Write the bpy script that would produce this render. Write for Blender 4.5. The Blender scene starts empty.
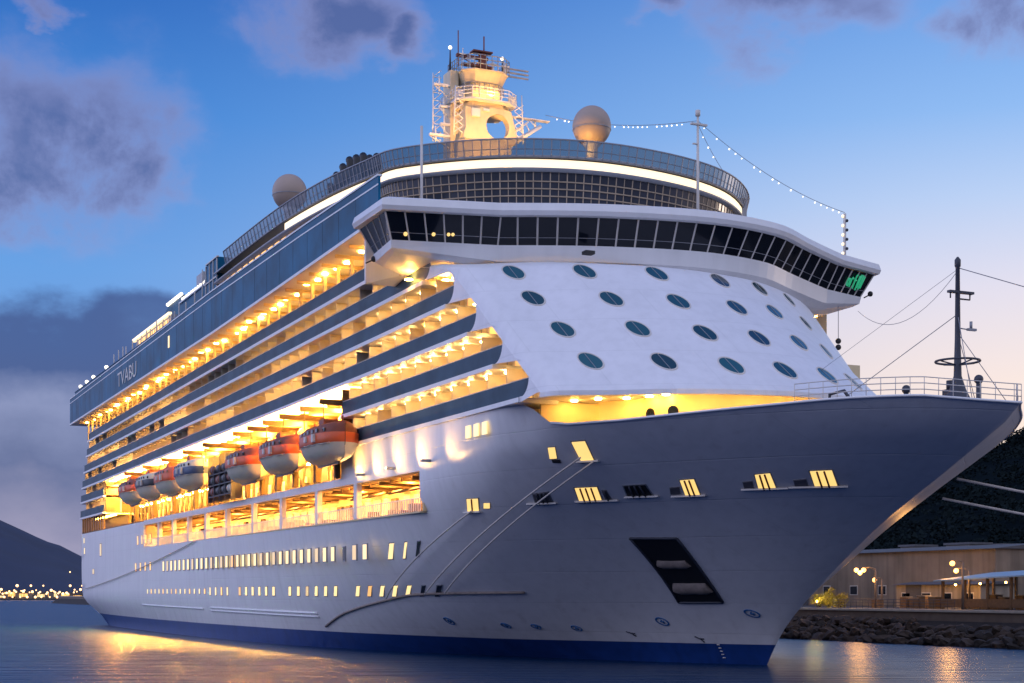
import bpy, bmesh, math, random
from mathutils import Vector, Matrix
random.seed(7)
R_ = math.radians
scn = bpy.context.scene
COL = scn.collection

# ------------------------------------------------------------------ camera
FPX = 1533.0
ALPHA = math.atan(707 / FPX)
CAM = Vector((99.45, -67.6, 5.655))
FWD = Vector((-math.cos(ALPHA), math.sin(ALPHA), 0))
RGT = Vector((math.sin(ALPHA), math.cos(ALPHA), 0))
cd = bpy.data.cameras.new("Camera")
cd.sensor_width = 36.0
cd.lens = 36.0 * FPX / 1024
cd.shift_y = (592 - 341.5) / 1024
cd.clip_start = 0.5
cd.clip_end = 20000
cam = bpy.data.objects.new("Camera", cd)
cam.location = CAM
cam.rotation_euler = (R_(90), 0, math.atan2(FWD.y, FWD.x) - R_(90))
COL.objects.link(cam)
scn.camera = cam

# ------------------------------------------------------------------ view / exposure
vs = scn.view_settings
vs.view_transform = 'Standard'
vs.look = 'None'
vs.exposure = 0.0
vs.gamma = 1.0
vs.use_curve_mapping = False
cy = scn.cycles
cy.use_denoising = True
cy.max_bounces = 6
cy.diffuse_bounces = 3
cy.glossy_bounces = 4
cy.transparent_max_bounces = 8
cy.sample_clamp_indirect = 20.0
cy.caustics_reflective = False
cy.caustics_refractive = False

def srgb(r, g, b):
    def c(v):
        v /= 255.0
        return v / 12.92 if v <= 0.04045 else ((v + 0.055) / 1.055) ** 2.4
    return (c(r), c(g), c(b), 1.0)

# ------------------------------------------------------------------ world (dusk sky with clouds)
SUN_EL, SUN_AZ = 1.5, None
sun_dir = (FWD * 0.55 + RGT * 0.83).normalized()          # set sun: low, behind and to the right
world = bpy.data.worlds.new("World")
scn.world = world
world.use_nodes = True
wt = world.node_tree
wt.nodes.clear()
WN, WL_ = wt.nodes, wt.links

def wmath(op, a, b=None, c=None, clamp=False):
    n = WN.new('ShaderNodeMath'); n.operation = op; n.use_clamp = clamp
    for i, v in enumerate((a, b, c)):
        if v is None: continue
        if isinstance(v, (int, float)): n.inputs[i].default_value = v
        else: WL_.new(v, n.inputs[i])
    return n.outputs[0]
def wmap(v, a, b, c, d, smooth=True):
    n = WN.new('ShaderNodeMapRange'); n.interpolation_type = 'SMOOTHSTEP' if smooth else 'LINEAR'
    WL_.new(v, n.inputs['Value'])
    for k, x in zip(('From Min', 'From Max', 'To Min', 'To Max'), (a, b, c, d)): n.inputs[k].default_value = x
    return n.outputs['Result']
def wramp(v, stops):
    n = WN.new('ShaderNodeValToRGB'); e = n.color_ramp.elements
    n.color_ramp.interpolation = 'EASE'
    n.color_ramp.interpolation = 'LINEAR'
    while len(e) < len(stops): e.new(0.5)
    for el, (p, c) in zip(e, stops): el.position = p; el.color = c
    WL_.new(v, n.inputs[0]); return n.outputs[0]
def wmix(f, a, b, mode='MIX'):
    n = WN.new('ShaderNodeMix'); n.data_type = 'RGBA'; n.blend_type = mode
    if isinstance(f, (int, float)): n.inputs[0].default_value = f
    else: WL_.new(f, n.inputs[0])
    for s, v in ((6, a), (7, b)):
        if isinstance(v, tuple): n.inputs[s].default_value = v
        else: WL_.new(v, n.inputs[s])
    return n.outputs[2]

tc = WN.new('ShaderNodeTexCoord')
def wdot(vec):
    n = WN.new('ShaderNodeVectorMath'); n.operation = 'DOT_PRODUCT'
    WL_.new(tc.outputs['Generated'], n.inputs[0]); n.inputs[1].default_value = vec
    return n.outputs['Value']
lat, dep, el = wdot(RGT), wdot(FWD), wdot((0, 0, 1))
left = wramp(wmap(el, 0, 1, 0, 1, False), [(0.0, srgb(112, 128, 172)), (0.09, srgb(126, 160, 216)), (0.20, srgb(102, 160, 228)), (0.29, srgb(66, 134, 214)), (0.36, srgb(44, 106, 192)), (0.6, srgb(50, 88, 165)), (1.0, srgb(60, 88, 155))])
right = wramp(wmap(el, 0, 1, 0, 1, False), [(0.0, srgb(255, 226, 200)), (0.08, srgb(254, 230, 214)), (0.13, srgb(248, 230, 224)), (0.187, srgb(226, 222, 238)), (0.24, srgb(186, 208, 244)), (0.29, srgb(142, 186, 242)), (0.36, srgb(104, 158, 230)), (0.6, srgb(66, 110, 190)), (1.0, srgb(60, 88, 155))])
skycol = wmix(wmap(lat, -0.30, 0.34, 0, 1), left, right)
# clouds: noise-broken banks placed by direction on the dome
nz = WN.new('ShaderNodeTexNoise'); nz.inputs['Scale'].default_value = 9.0; nz.inputs['Detail'].default_value = 6.0; nz.inputs['Roughness'].default_value = 0.55
nzm = WN.new('ShaderNodeMapping'); nzm.inputs['Scale'].default_value = (1, 1, 1.7); WL_.new(tc.outputs['Generated'], nzm.inputs[0]); WL_.new(nzm.outputs[0], nz.inputs['Vector'])
sep = WN.new('ShaderNodeSeparateColor'); WL_.new(nz.outputs['Color'], sep.inputs[0])
latn = wmath('MULTIPLY_ADD', sep.outputs[0], 0.16, wmath('SUBTRACT', lat, 0.08))
eln = wmath('MULTIPLY_ADD', sep.outputs[1], 0.10, wmath('SUBTRACT', el, 0.05))
def blob(px, py, w, h):
    v = Vector(((px - 512) / FPX, 1.0, (592 - py) / FPX)).normalized()
    a = wmath('DIVIDE', wmath('SUBTRACT', latn, v.x), w / FPX)
    b = wmath('DIVIDE', wmath('SUBTRACT', eln, v.z), h / FPX)
    r = wmath('SQRT', wmath('ADD', wmath('MULTIPLY', a, a), wmath('MULTIPLY', b, b)))
    return wmath('MULTIPLY', wmap(r, 1.5, 0.1, 0, 1), wmap(dep, 0.0, 0.2, 0, 1))
dens = None
for args in [(72, 150, 118, 84), (20, 195, 85, 48), (120, 185, 70, 40), (330, 18, 95, 38), (400, 45, 40, 26), (790, 12, 120, 40), (1018, 14, 60, 40), (650, 4, 50, 20), (40, 18, 30, 14)]:
    b = blob(*args)
    dens = b if dens is None else wmath('MAXIMUM', dens, b)
fine = WN.new('ShaderNodeTexNoise'); fine.inputs['Scale'].default_value = 15.0; fine.inputs['Detail'].default_value = 9.0; fine.inputs['Roughness'].default_value = 0.6; fine.inputs['Distortion'].default_value = 0.15
WL_.new(tc.outputs['Generated'], fine.inputs['Vector'])
dens = wmath('MULTIPLY', dens, wmap(fine.outputs['Fac'], 0.30, 0.64, 0.34, 1.0))
cloudcol = wramp(dens, [(0.0, srgb(132, 158, 214)), (0.25, srgb(160, 160, 206)), (0.5, srgb(140, 144, 192)), (0.95, srgb(84, 98, 152))])
skycol = wmix(wmap(dens, 0.04, 0.8, 0, 0.84), skycol, cloudcol)
# low bank over the left horizon
bank = wmath('MULTIPLY', wmap(eln, 0.185, 0.165, 0, 1), wmap(latn, -0.10, -0.24, 0, 1))
bank = wmath('MULTIPLY', bank, wmap(dep, 0.0, 0.2, 0, 1))
bankcol = wramp(wmap(eln, 0.0, 0.19, 0, 1, False), [(0.0, srgb(140, 142, 176)), (0.2, srgb(156, 154, 184)), (0.42, srgb(102, 114, 156)), (0.58, srgb(136, 146, 186)), (0.72, srgb(70, 92, 146)), (1.0, srgb(66, 94, 152))])
skycol = wmix(wmath('MULTIPLY', bank, 0.95), skycol, bankcol)
# the sky behind the camera: an even bluish dusk dome that lights the ship
def br_(k, *c): v = srgb(*c); return (v[0] * k, v[1] * k, v[2] * k, 1)
back = wramp(wmap(el, 0, 1, 0, 1, False), [(0.0, srgb(96, 100, 132)), (0.10, srgb(150, 156, 196)), (0.28, br_(1.2, 222, 226, 255)), (0.7, br_(1.2, 214, 222, 255)), (1.0, srgb(170, 186, 240))])
skycol = wmix(wmap(dep, 0.55, -0.3, 0, 1), skycol, back)
side = wramp(wmap(el, 0, 1, 0, 1, False), [(0.0, br_(1.95, 200, 204, 252)), (0.3, br_(1.95, 200, 208, 252)), (1.0, srgb(150, 170, 235))])
skycol = wmix(wmath('MULTIPLY', wmap(lat, -0.45, -0.8, 0, 1), wmap(el, -0.05, 0.1, 0, 1)), skycol, side)
nis = WN.new('ShaderNodeTexSky'); nis.sky_type = 'NISHITA'; nis.sun_disc = False
nis.sun_elevation = R_(SUN_EL)
nis.sun_rotation = math.atan2(sun_dir.x, sun_dir.y)
bg1 = WN.new('ShaderNodeBackground'); bg1.inputs[1].default_value = 1.0; WL_.new(skycol, bg1.inputs[0])
bg2 = WN.new('ShaderNodeBackground'); bg2.inputs[1].default_value = 0.012; WL_.new(nis.outputs[0], bg2.inputs[0])
add = WN.new('ShaderNodeAddShader'); WL_.new(bg1.outputs[0], add.inputs[0]); WL_.new(bg2.outputs[0], add.inputs[1])
wo = WN.new('ShaderNodeOutputWorld'); WL_.new(add.outputs[0], wo.inputs[0])

# ------------------------------------------------------------------ sun (afterglow)
sd = bpy.data.lights.new("Sun", 'SUN'); sd.energy = 0.35; sd.angle = R_(12); sd.color = (1.0, 0.78, 0.62)
so = bpy.data.objects.new("Sun", sd)
sv = Vector((sun_dir.x * math.cos(R_(SUN_EL + 2)), sun_dir.y * math.cos(R_(SUN_EL + 2)), math.sin(R_(SUN_EL + 2))))
so.rotation_euler = (-sv).to_track_quat('-Z', 'Y').to_euler()
COL.objects.link(so)

# ------------------------------------------------------------------ materials
MATS = {}
def mat(name, color, rough=0.5, metal=0.0, noise=0.0, nscale=1.0, bump=0.0, bscale=5.0, emis=None, estr=0.0, spec=0.5, alpha=None, plates=None, grime=0.0, streak=0.0, stretch=(1, 1, 1)):
    m = bpy.data.materials.new(name); m.use_nodes = True
    nt = m.node_tree; p = nt.nodes['Principled BSDF']
    c = tuple(color[:3]) + (1.0,)
    p.inputs['Base Color'].default_value = c
    p.inputs['Roughness'].default_value = rough
    p.inputs['Metallic'].default_value = metal
    p.inputs['Specular IOR Level'].default_value = spec
    tcn = nt.nodes.new('ShaderNodeTexCoord')
    mp = nt.nodes.new('ShaderNodeMapping'); mp.inputs['Scale'].default_value = stretch
    nt.links.new(tcn.outputs['Object'], mp.inputs[0])
    col_out = None
    if noise > 0:
        n = nt.nodes.new('ShaderNodeTexNoise'); n.inputs['Scale'].default_value = nscale; n.inputs['Detail'].default_value = 6
        nt.links.new(mp.outputs[0], n.inputs['Vector'])
        mr = nt.nodes.new('ShaderNodeMapRange'); mr.inputs[1].default_value = 0.25; mr.inputs[2].default_value = 0.75
        mr.inputs[3].default_value = 1 - noise; mr.inputs[4].default_value = 1 + noise * 0.6
        nt.links.new(n.outputs['Fac'], mr.inputs[0])
        mx = nt.nodes.new('ShaderNodeMix'); mx.data_type = 'RGBA'; mx.blend_type = 'MULTIPLY'; mx.inputs[0].default_value = 1
        mx.inputs[6].default_value = c
        nt.links.new(mr.outputs[0], mx.inputs[7])
        col_out = mx.outputs[2]
    if streak > 0:      # vertical rain streaks
        mp2 = nt.nodes.new('ShaderNodeMapping'); mp2.inputs['Scale'].default_value = (1.3, 1.3, 0.05)
        nt.links.new(tcn.outputs['Object'], mp2.inputs[0])
        n = nt.nodes.new('ShaderNodeTexNoise'); n.inputs['Scale'].default_value = 1.0; n.inputs['Detail'].default_value = 5
        nt.links.new(mp2.outputs[0], n.inputs['Vector'])
        mr = nt.nodes.new('ShaderNodeMapRange'); mr.inputs[1].default_value = 0.42; mr.inputs[2].default_value = 0.75
        mr.inputs[3].default_value = 1; mr.inputs[4].default_value = 1 - streak
        nt.links.new(n.outputs['Fac'], mr.inputs[0])
        mx = nt.nodes.new('ShaderNodeMix'); mx.data_type = 'RGBA'; mx.blend_type = 'MULTIPLY'; mx.inputs[0].default_value = 1
        if col_out: nt.links.new(col_out, mx.inputs[6])
        else: mx.inputs[6].default_value = c
        nt.links.new(mr.outputs[0], mx.inputs[7]); col_out = mx.outputs[2]
    if col_out: nt.links.new(col_out, p.inputs['Base Color'])
    hgt = None
    if bump > 0:
        n = nt.nodes.new('ShaderNodeTexNoise'); n.inputs['Scale'].default_value = bscale; n.inputs['Detail'].default_value = 5
        nt.links.new(mp.outputs[0], n.inputs['Vector'])
        b = nt.nodes.new('ShaderNodeBump'); b.inputs['Strength'].default_value = bump; b.inputs['Distance'].default_value = 0.1
        nt.links.new(n.outputs['Fac'], b.inputs['Height']); nt.links.new(b.outputs[0], p.inputs['Normal']); hgt = b
    if plates:          # welded shell plating: x along ship, z up
        sx = nt.nodes.new('ShaderNodeSeparateXYZ'); nt.links.new(tcn.outputs['Object'], sx.inputs[0])
        cx = nt.nodes.new('ShaderNodeCombineXYZ')
        nt.links.new(sx.outputs[plates[3]], cx.inputs[0]); nt.links.new(sx.outputs[2], cx.inputs[1])
        br = nt.nodes.new('ShaderNodeTexBrick'); br.inputs['Scale'].default_value = 1.0
        br.inputs['Brick Width'].default_value = plates[0]; br.inputs['Row Height'].default_value = plates[1]
        br.inputs['Mortar Size'].default_value = 0.035; br.inputs['Mortar Smooth'].default_value = 0.8
        nt.links.new(cx.outputs[0], br.inputs['Vector'])
        b = nt.nodes.new('ShaderNodeBump'); b.inputs['Strength'].default_value = plates[2]; b.inputs['Distance'].default_value = 0.03; b.invert = True
        nt.links.new(br.outputs['Fac'], b.inputs['Height'])
        sm_ = nt.nodes.new('ShaderNodeMapRange'); sm_.inputs[3].default_value = 1.0; sm_.inputs[4].default_value = 0.92
        nt.links.new(br.outputs['Fac'], sm_.inputs[0])
        mx = nt.nodes.new('ShaderNodeMix'); mx.data_type = 'RGBA'; mx.blend_type = 'MULTIPLY'; mx.inputs[0].default_value = 1
        nt.links.new(col_out, mx.inputs[6]); nt.links.new(sm_.outputs[0], mx.inputs[7]); col_out = mx.outputs[2]
        if grime:       # rust runs and a dirty band above the waterline
            mp3 = nt.nodes.new('ShaderNodeMapping'); mp3.inputs['Scale'].default_value = (0.9, 0.9, 0.07); nt.links.new(tcn.outputs['Object'], mp3.inputs[0])
            n3 = nt.nodes.new('ShaderNodeTexNoise'); n3.inputs['Scale'].default_value = 1.0; n3.inputs['Detail'].default_value = 7; nt.links.new(mp3.outputs[0], n3.inputs['Vector'])
            m3 = nt.nodes.new('ShaderNodeMapRange'); m3.inputs[1].default_value = 0.60; m3.inputs[2].default_value = 0.80; m3.inputs[4].default_value = grime; nt.links.new(n3.outputs['Fac'], m3.inputs[0])
            hz_ = nt.nodes.new('ShaderNodeMapRange'); hz_.inputs[1].default_value = 4.5; hz_.inputs[2].default_value = 1.4; hz_.inputs[3].default_value = 0.0; hz_.inputs[4].default_value = 0.34; nt.links.new(sx.outputs[2], hz_.inputs[0])
            pr_ = nt.nodes.new('ShaderNodeMath'); pr_.operation = 'MULTIPLY'; nt.links.new(hz_.outputs[0], pr_.inputs[0]); nt.links.new(n3.outputs['Fac'], pr_.inputs[1])
            ad_ = nt.nodes.new('ShaderNodeMath'); ad_.operation = 'ADD'; ad_.use_clamp = True; nt.links.new(m3.outputs[0], ad_.inputs[0]); nt.links.new(pr_.outputs[0], ad_.inputs[1])
            mx = nt.nodes.new('ShaderNodeMix'); mx.data_type = 'RGBA'; nt.links.new(ad_.outputs[0], mx.inputs[0]); nt.links.new(col_out, mx.inputs[6]); mx.inputs[7].default_value = (0.22, 0.16, 0.12, 1); col_out = mx.outputs[2]
        nt.links.new(col_out, p.inputs['Base Color'])
        if hgt: nt.links.new(hgt.outputs[0], b.inputs['Normal'])
        nt.links.new(b.outputs[0], p.inputs['Normal'])
    if emis:
        p.inputs['Emission Color'].default_value = tuple(emis[:3]) + (1,)
        p.inputs['Emission Strength'].default_value = estr
    if alpha is not None: p.inputs['Alpha'].default_value = alpha
    MATS[name] = m
    return m

WARM = (1.0, 0.56, 0.16)
mat('hull_white', (0.75, 0.735, 0.745), 0.33, noise=0.04, nscale=0.25, bump=0.05, bscale=0.4, plates=(9.0, 2.4, 0.4, 0), grime=0.18, streak=0.08)
mat('white_paint', (0.74, 0.74, 0.76), 0.4, noise=0.05, nscale=0.4, streak=0.06)
mat('tower_white', (0.76, 0.76, 0.80), 0.42, noise=0.04, nscale=0.3, bump=0.03, bscale=0.4, plates=(6.5, 2.75, 0.35, 1), streak=0.08)
mat('boot_blue', (0.012, 0.05, 0.22), 0.35, noise=0.2, nscale=0.5, streak=0.25)
mat('deck_green', (0.16, 0.17, 0.17), 0.8, noise=0.2, nscale=0.6)
mat('cream', (0.68, 0.54, 0.32), 0.6, noise=0.12, nscale=0.6)
mat('mast_cream', (0.74, 0.62, 0.42), 0.5, noise=0.15, nscale=0.8, streak=0.15)
mat('frosted', (0.58, 0.49, 0.36), 0.35, noise=0.1, nscale=0.8)
mat('rail_glass', (0.048, 0.092, 0.135), 0.45, noise=0.35, nscale=0.35, spec=0.08)
mat('teal_glass', (0.003, 0.11, 0.22), 0.42, noise=0.5, nscale=0.25, spec=0.08)
mat('dark_glass', (0.006, 0.009, 0.016), 0.06, spec=0.3)
mat('port_glass', (0.008, 0.045, 0.065), 0.07, spec=0.7)
mat('screen_glass', (0.02, 0.07, 0.13), 0.28, spec=0.4, alpha=0.72)
mat('metal_grey', (0.30, 0.31, 0.34), 0.45, metal=0.3, noise=0.1, nscale=2)
mat('frame_light', (0.62, 0.58, 0.54), 0.45, noise=0.05, nscale=2)
mat('black_paint', (0.012, 0.012, 0.014), 0.5, noise=0.2, nscale=2)
mat('dark_steel', (0.035, 0.04, 0.06), 0.5, noise=0.2, nscale=2)
mat('orange_grp', (0.62, 0.10, 0.02), 0.4, noise=0.12, nscale=1.5)
mat('red_brown', (0.20, 0.045, 0.02), 0.55, noise=0.2, nscale=1.5)
mat('boat_cream', (0.62, 0.56, 0.44), 0.4, noise=0.08, nscale=1)
mat('boat_blue', (0.03, 0.06, 0.14), 0.4, noise=0.2, nscale=1)
mat('boat_navy', (0.012, 0.015, 0.025), 0.4, noise=0.2, nscale=1)
mat('rope', (0.58, 0.52, 0.47), 0.9, noise=0.2, nscale=3)
mat('cable', (0.25, 0.25, 0.28), 0.8)
mat('roller', (0.22, 0.18, 0.16), 0.7, noise=0.3, nscale=2.5)
mat('mark_blue', (0.03, 0.12, 0.30), 0.5)
mat('lit_window', (0.5, 0.4, 0.25), 0.3, emis=(1.0, 0.72, 0.30), estr=1.25)
mat('lit_port', (0.5, 0.4, 0.2), 0.4, emis=(1.0, 0.66, 0.20), estr=1.1)
mat('dim_port', (0.12, 0.11, 0.12), 0.5)
mat('door_lit', (0.5, 0.4, 0.25), 0.3, emis=(1.0, 0.50, 0.10), estr=1.5)
mat('door_dim', (0.4, 0.3, 0.2), 0.3, emis=(1.0, 0.52, 0.14), estr=1.0)
mat('door_dark', (0.10, 0.08, 0.07), 0.1)
mat('lamp', (0.9, 0.8, 0.6), 0.4, emis=(1.0, 0.46, 0.08), estr=115)
mat('lamp_hot', (0.9, 0.8, 0.6), 0.4, emis=(1.0, 0.43, 0.06), estr=3400)
mat('lamp_prom', (0.9, 0.8, 0.6), 0.4, emis=(1.0, 0.46, 0.08), estr=800)
mat('lamp_cabin', (0.9, 0.8, 0.6), 0.4, emis=(1.0, 0.56, 0.17), estr=105)
mat('lamp_gallery', (0.9, 0.8, 0.6), 0.4, emis=(1.0, 0.52, 0.10), estr=130)
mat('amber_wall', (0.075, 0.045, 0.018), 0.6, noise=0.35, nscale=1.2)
mat('lit_window_dim', (0.5, 0.4, 0.25), 0.3, emis=(1.0, 0.66, 0.28), estr=0.75)
mat('lamp_soft', (0.9, 0.8, 0.6), 0.4, emis=(1.0, 0.47, 0.09), estr=40)
mat('strip_light', (0.9, 0.8, 0.6), 0.4, emis=(1.0, 0.74, 0.40), estr=1.35)
mat('bulb', (0.9, 0.9, 0.8), 0.3, emis=(1.0, 0.88, 0.66), estr=2.2)
mat('street_bulb', (0.9, 0.8, 0.5), 0.3, emis=(1.0, 0.40, 0.07), estr=5)
mat('town_bulb', (0.9, 0.8, 0.5), 0.3, emis=(1.0, 0.52, 0.2), estr=3.5)
mat('green_glow', (0.02, 0.3, 0.15), 0.3, emis=(0.05, 0.75, 0.35), estr=0.35)
mat('dome', (0.40, 0.31, 0.26), 0.5, noise=0.05, nscale=1)
mat('concrete', (0.17, 0.135, 0.115), 0.85, noise=0.25, nscale=0.7, bump=0.2, bscale=3)
mat('coping', (0.46, 0.42, 0.37), 0.8, noise=0.15, nscale=1)
mat('asphalt', (0.06, 0.06, 0.06), 0.85, noise=0.2, nscale=1)
mat('rock', (0.05, 0.035, 0.028), 0.9, noise=0.45, nscale=0.9, bump=0.5, bscale=2)
mat('rock_dark', (0.026, 0.020, 0.018), 0.9, noise=0.45, nscale=0.9, bump=0.5, bscale=2)
mat('stucco', (0.27, 0.215, 0.165), 0.85, noise=0.35, nscale=0.25, streak=0.3)
mat('stucco_dim', (0.34, 0.29, 0.23), 0.85, noise=0.35, nscale=0.4, streak=0.4)
mat('roof_grey', (0.09, 0.09, 0.10), 0.8, noise=0.2, nscale=1)
mat('awning_blue', (0.22, 0.36, 0.50), 0.6, noise=0.08, nscale=1)
mat('timber', (0.13, 0.08, 0.045), 0.75, noise=0.25, nscale=2)
mat('leaf', (0.055, 0.085, 0.030), 0.7, noise=0.4, nscale=3)
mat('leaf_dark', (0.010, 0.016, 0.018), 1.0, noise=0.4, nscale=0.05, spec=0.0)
mat('bark', (0.06, 0.045, 0.035), 0.9, noise=0.3, nscale=3)
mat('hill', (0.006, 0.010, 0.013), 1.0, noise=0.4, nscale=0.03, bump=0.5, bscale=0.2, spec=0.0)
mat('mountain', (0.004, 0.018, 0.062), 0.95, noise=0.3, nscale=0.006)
mat('shore_land', (0.05, 0.05, 0.05), 0.9, noise=0.3, nscale=0.1)
mat('far_wall', (0.22, 0.19, 0.17), 0.8, noise=0.2, nscale=0.3)

# ------------------------------------------------------------------ helpers
WLOC = {}
class MB:
    """collects shapes, builds ONE mesh object"""
    def __init__(s): s.v = []; s.f = []; s.m = []; s.sm = []; s.calls = []
    def add(s, vs, fs, mi=0, smooth=False):
        s.calls.append(([tuple(p) for p in vs], fs, mi, smooth))
        o = len(s.v); s.v += [tuple(p) for p in vs]
        for f in fs: s.f.append(tuple(i + o for i in f)); s.m.append(mi); s.sm.append(smooth)
        return s
    def hexa(s, p, mi=0):       # 8 points: bottom ring 0-3, top ring 4-7
        return s.add(p, [(3, 2, 1, 0), (4, 5, 6, 7), (0, 1, 5, 4), (1, 2, 6, 5), (2, 3, 7, 6), (3, 0, 4, 7)], mi)
    def box(s, x0, x1, y0, y1, z0, z1, mi=0):
        return s.hexa([(x0, y0, z0), (x1, y0, z0), (x1, y1, z0), (x0, y1, z0), (x0, y0, z1), (x1, y0, z1), (x1, y1, z1), (x0, y1, z1)], mi)
    def beam(s, x0, x1, y0, y1, za0, za1, zb0, zb1, mi=0):   # z from za at x0 to zb at x1
        return s.hexa([(x0, y0, za0), (x1, y0, zb0), (x1, y1, zb0), (x0, y1, za0), (x0, y0, za1), (x1, y0, zb1), (x1, y1, zb1), (x0, y1, za1)], mi)
    def tube(s, pts, r, n=6, mi=0, cap=True, smooth=True):
        pts = [Vector(p) for p in pts]; rs = r if isinstance(r, (list, tuple)) else [r] * len(pts)
        vs, fs = [], []
        for i, p in enumerate(pts):
            d = (pts[min(i + 1, len(pts) - 1)] - pts[max(i - 1, 0)]).normalized()
            up = Vector((0, 0, 1)) if abs(d.z) < 0.95 else Vector((1, 0, 0))
            a = d.cross(up).normalized(); b = a.cross(d)
            for k in range(n):
                t = 2 * math.pi * k / n
                vs.append(p + a * (rs[i] * math.cos(t)) + b * (rs[i] * math.sin(t)))
        for i in range(len(pts) - 1):
            for k in range(n):
                fs.append((i * n + k, i * n + (k + 1) % n, (i + 1) * n + (k + 1) % n, (i + 1) * n + k))
        s.add(vs, fs, mi, smooth)
        if cap:
            m = len(pts) - 1
            s.add([vs[k] for k in range(n)], [tuple(range(n))], mi); s.add([vs[m * n + k] for k in range(n)], [tuple(reversed(range(n)))], mi)
        return s
    def lathe(s, prof, c=(0, 0, 0), n=20, mi=0, smooth=True):    # prof: (r, z)
        vs, fs = [], []
        for r, z in prof:
            for k in range(n):
                t = 2 * math.pi * k / n
                vs.append((c[0] + r * math.cos(t), c[1] + r * math.sin(t), c[2] + z))
        for i in range(len(prof) - 1):
            for k in range(n):
                fs.append((i * n + k, i * n + (k + 1) % n, (i + 1) * n + (k + 1) % n, (i + 1) * n + k))
        return s.add(vs, fs, mi, smooth)
    def ball(s, c, r, n=16, m=9, mi=0, sz=1.0):
        return s.lathe([(max(1e-3, r * math.sin(math.pi * i / m)), -r * sz * math.cos(math.pi * i / m)) for i in range(m + 1)], c, n, mi)
    def grid(s, rows, mi=0, smooth=True, flip=False):
        w = len(rows[0]); vs = [p for r in rows for p in r]; fs = []
        for i in range(len(rows) - 1):
            for j in range(w - 1):
                q = (i * w + j, i * w + j + 1, (i + 1) * w + j + 1, (i + 1) * w + j)
                fs.append(q[::-1] if flip else q)
        return s.add(vs, fs, mi, smooth)
    def wall(s, pts, z0, z1, th=0.12, mi=0):     # vertical strip wall of thickness along a plan polyline
        n = len(pts)
        for i in range(n - 1):
            a, b = Vector((pts[i][0], pts[i][1])), Vector((pts[i + 1][0], pts[i + 1][1]))
            d = (b - a); nn = Vector((-d.y, d.x)).normalized() * th
            za = z0 if not callable(z0) else None
            p = [(a.x, a.y), (b.x, b.y), (b.x + nn.x, b.y + nn.y), (a.x + nn.x, a.y + nn.y)]
            s.hexa([(x, y, z0) for x, y in p] + [(x, y, z1) for x, y in p], mi)
        return s
    def build_each(s, name, mats, parent=None):      # every shape becomes an object of its own
        for c in s.calls: MB().add(*c).build(name, mats, parent)
    def build(s, name, mats, parent=None, loc=None):
        base = Vector(loc) if loc is not None else (WLOC[parent.name] if parent else Vector((0, 0, 0)))
        me = bpy.data.meshes.new(name)
        me.from_pydata([tuple(Vector(p) - base) for p in s.v], [], s.f)
        if not isinstance(mats, (list, tuple)): mats = [mats]
        for m in mats: me.materials.append(MATS[m] if isinstance(m, str) else m)
        me.polygons.foreach_set('material_index', s.m)
        me.polygons.foreach_set('use_smooth', s.sm)
        bm = bmesh.new(); bm.from_mesh(me)
        bmesh.ops.remove_doubles(bm, verts=bm.verts, dist=1e-4)
        bmesh.ops.recalc_face_normals(bm, faces=bm.faces)
        bm.to_mesh(me); bm.free()
        o = bpy.data.objects.new(name, me); COL.objects.link(o)
        if parent:
            o.parent = parent; o.location = base - WLOC[parent.name]
        else: o.location = base
        WLOC[o.name] = base.copy()
        return o
def tag(o, label=None, cat=None, group=None, kind=None):
    if label: o['label'] = label
    if cat: o['category'] = cat
    if group: o['group'] = group
    if kind: o['kind'] = kind
    return o
def empty(name, loc=(0, 0, 0)):
    o = bpy.data.objects.new(name, None); COL.objects.link(o); o.location = loc; o.empty_display_size = 1
    WLOC[o.name] = Vector(loc); return o
def kids(o): return [c for c in bpy.data.objects if c.parent == o]
def copy_tree(o, parent=None, delta=Vector((0, 0, 0))):
    c = o.copy(); COL.objects.link(c); WLOC[c.name] = WLOC[o.name] + delta
    if parent: c.parent = parent
    for ch in kids(o):
        copy_tree(ch, c, delta)
    return c
def lerp(a, b, t): return a + (b - a) * t
def sstep(t): t = max(0, min(1, t)); return t * t * (3 - 2 * t)
def interp(tab, x):
    if x <= tab[0][0]: return tab[0][1]
    for (a, b), (c, d) in zip(tab, tab[1:]):
        if x <= c: return b + (d - b) * (x - a) / (c - a)
    return tab[-1][1]
def catmull(pts, n):
    P = [Vector(p) for p in pts]; out = []
    for i in range(len(P) - 1):
        p0, p1, p2, p3 = P[max(i - 1, 0)], P[i], P[i + 1], P[min(i + 2, len(P) - 1)]
        for k in range(n):
            t = k / n
            out.append(0.5 * ((2 * p1) + (p2 - p0) * t + (2 * p0 - 5 * p1 + 4 * p2 - p3) * t * t + (3 * p1 - p0 - 3 * p2 + p3) * t ** 3))
    out.append(P[-1]); return out

# ------------------------------------------------------------------ hull form
STEM = [(-2, -1.0), (0, 0.0), (2.5, 2.0), (4.7, 4.7), (8.3, 10.3), (11.1, 15.3), (13.1, 19.6), (16.3, 26.1), (17.2, 27.3)]
WLT = [(0, 0), (5, 3.0), (10, 5.6), (15, 8.0), (20, 10.2), (25, 12), (31, 14.2), (37, 16.2), (44, 18.2), (60, 21.0)]
DKT = [(27.3, 0), (27.0, 3.3), (25.8, 7.0), (23.5, 10.5), (19.5, 14.0), (14.5, 17.3), (8, 21.0), (3, 22.8), (-5, 23.4), (-60, 23.4)]
DKP = [(27.3, 0), (24.3, 2.7), (20, 6.8), (12, 13.0), (2, 18.8), (-10, 22.5), (-25, 23.4), (-60, 23.4)]
WN_ = [(d / 60, b) for d, b in WLT]
DS_ = [((27.3 - x) / 87.3, b) for x, b in DKT]
DP_ = [((27.3 - x) / 87.3, b) for x, b in DKP]
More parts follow.
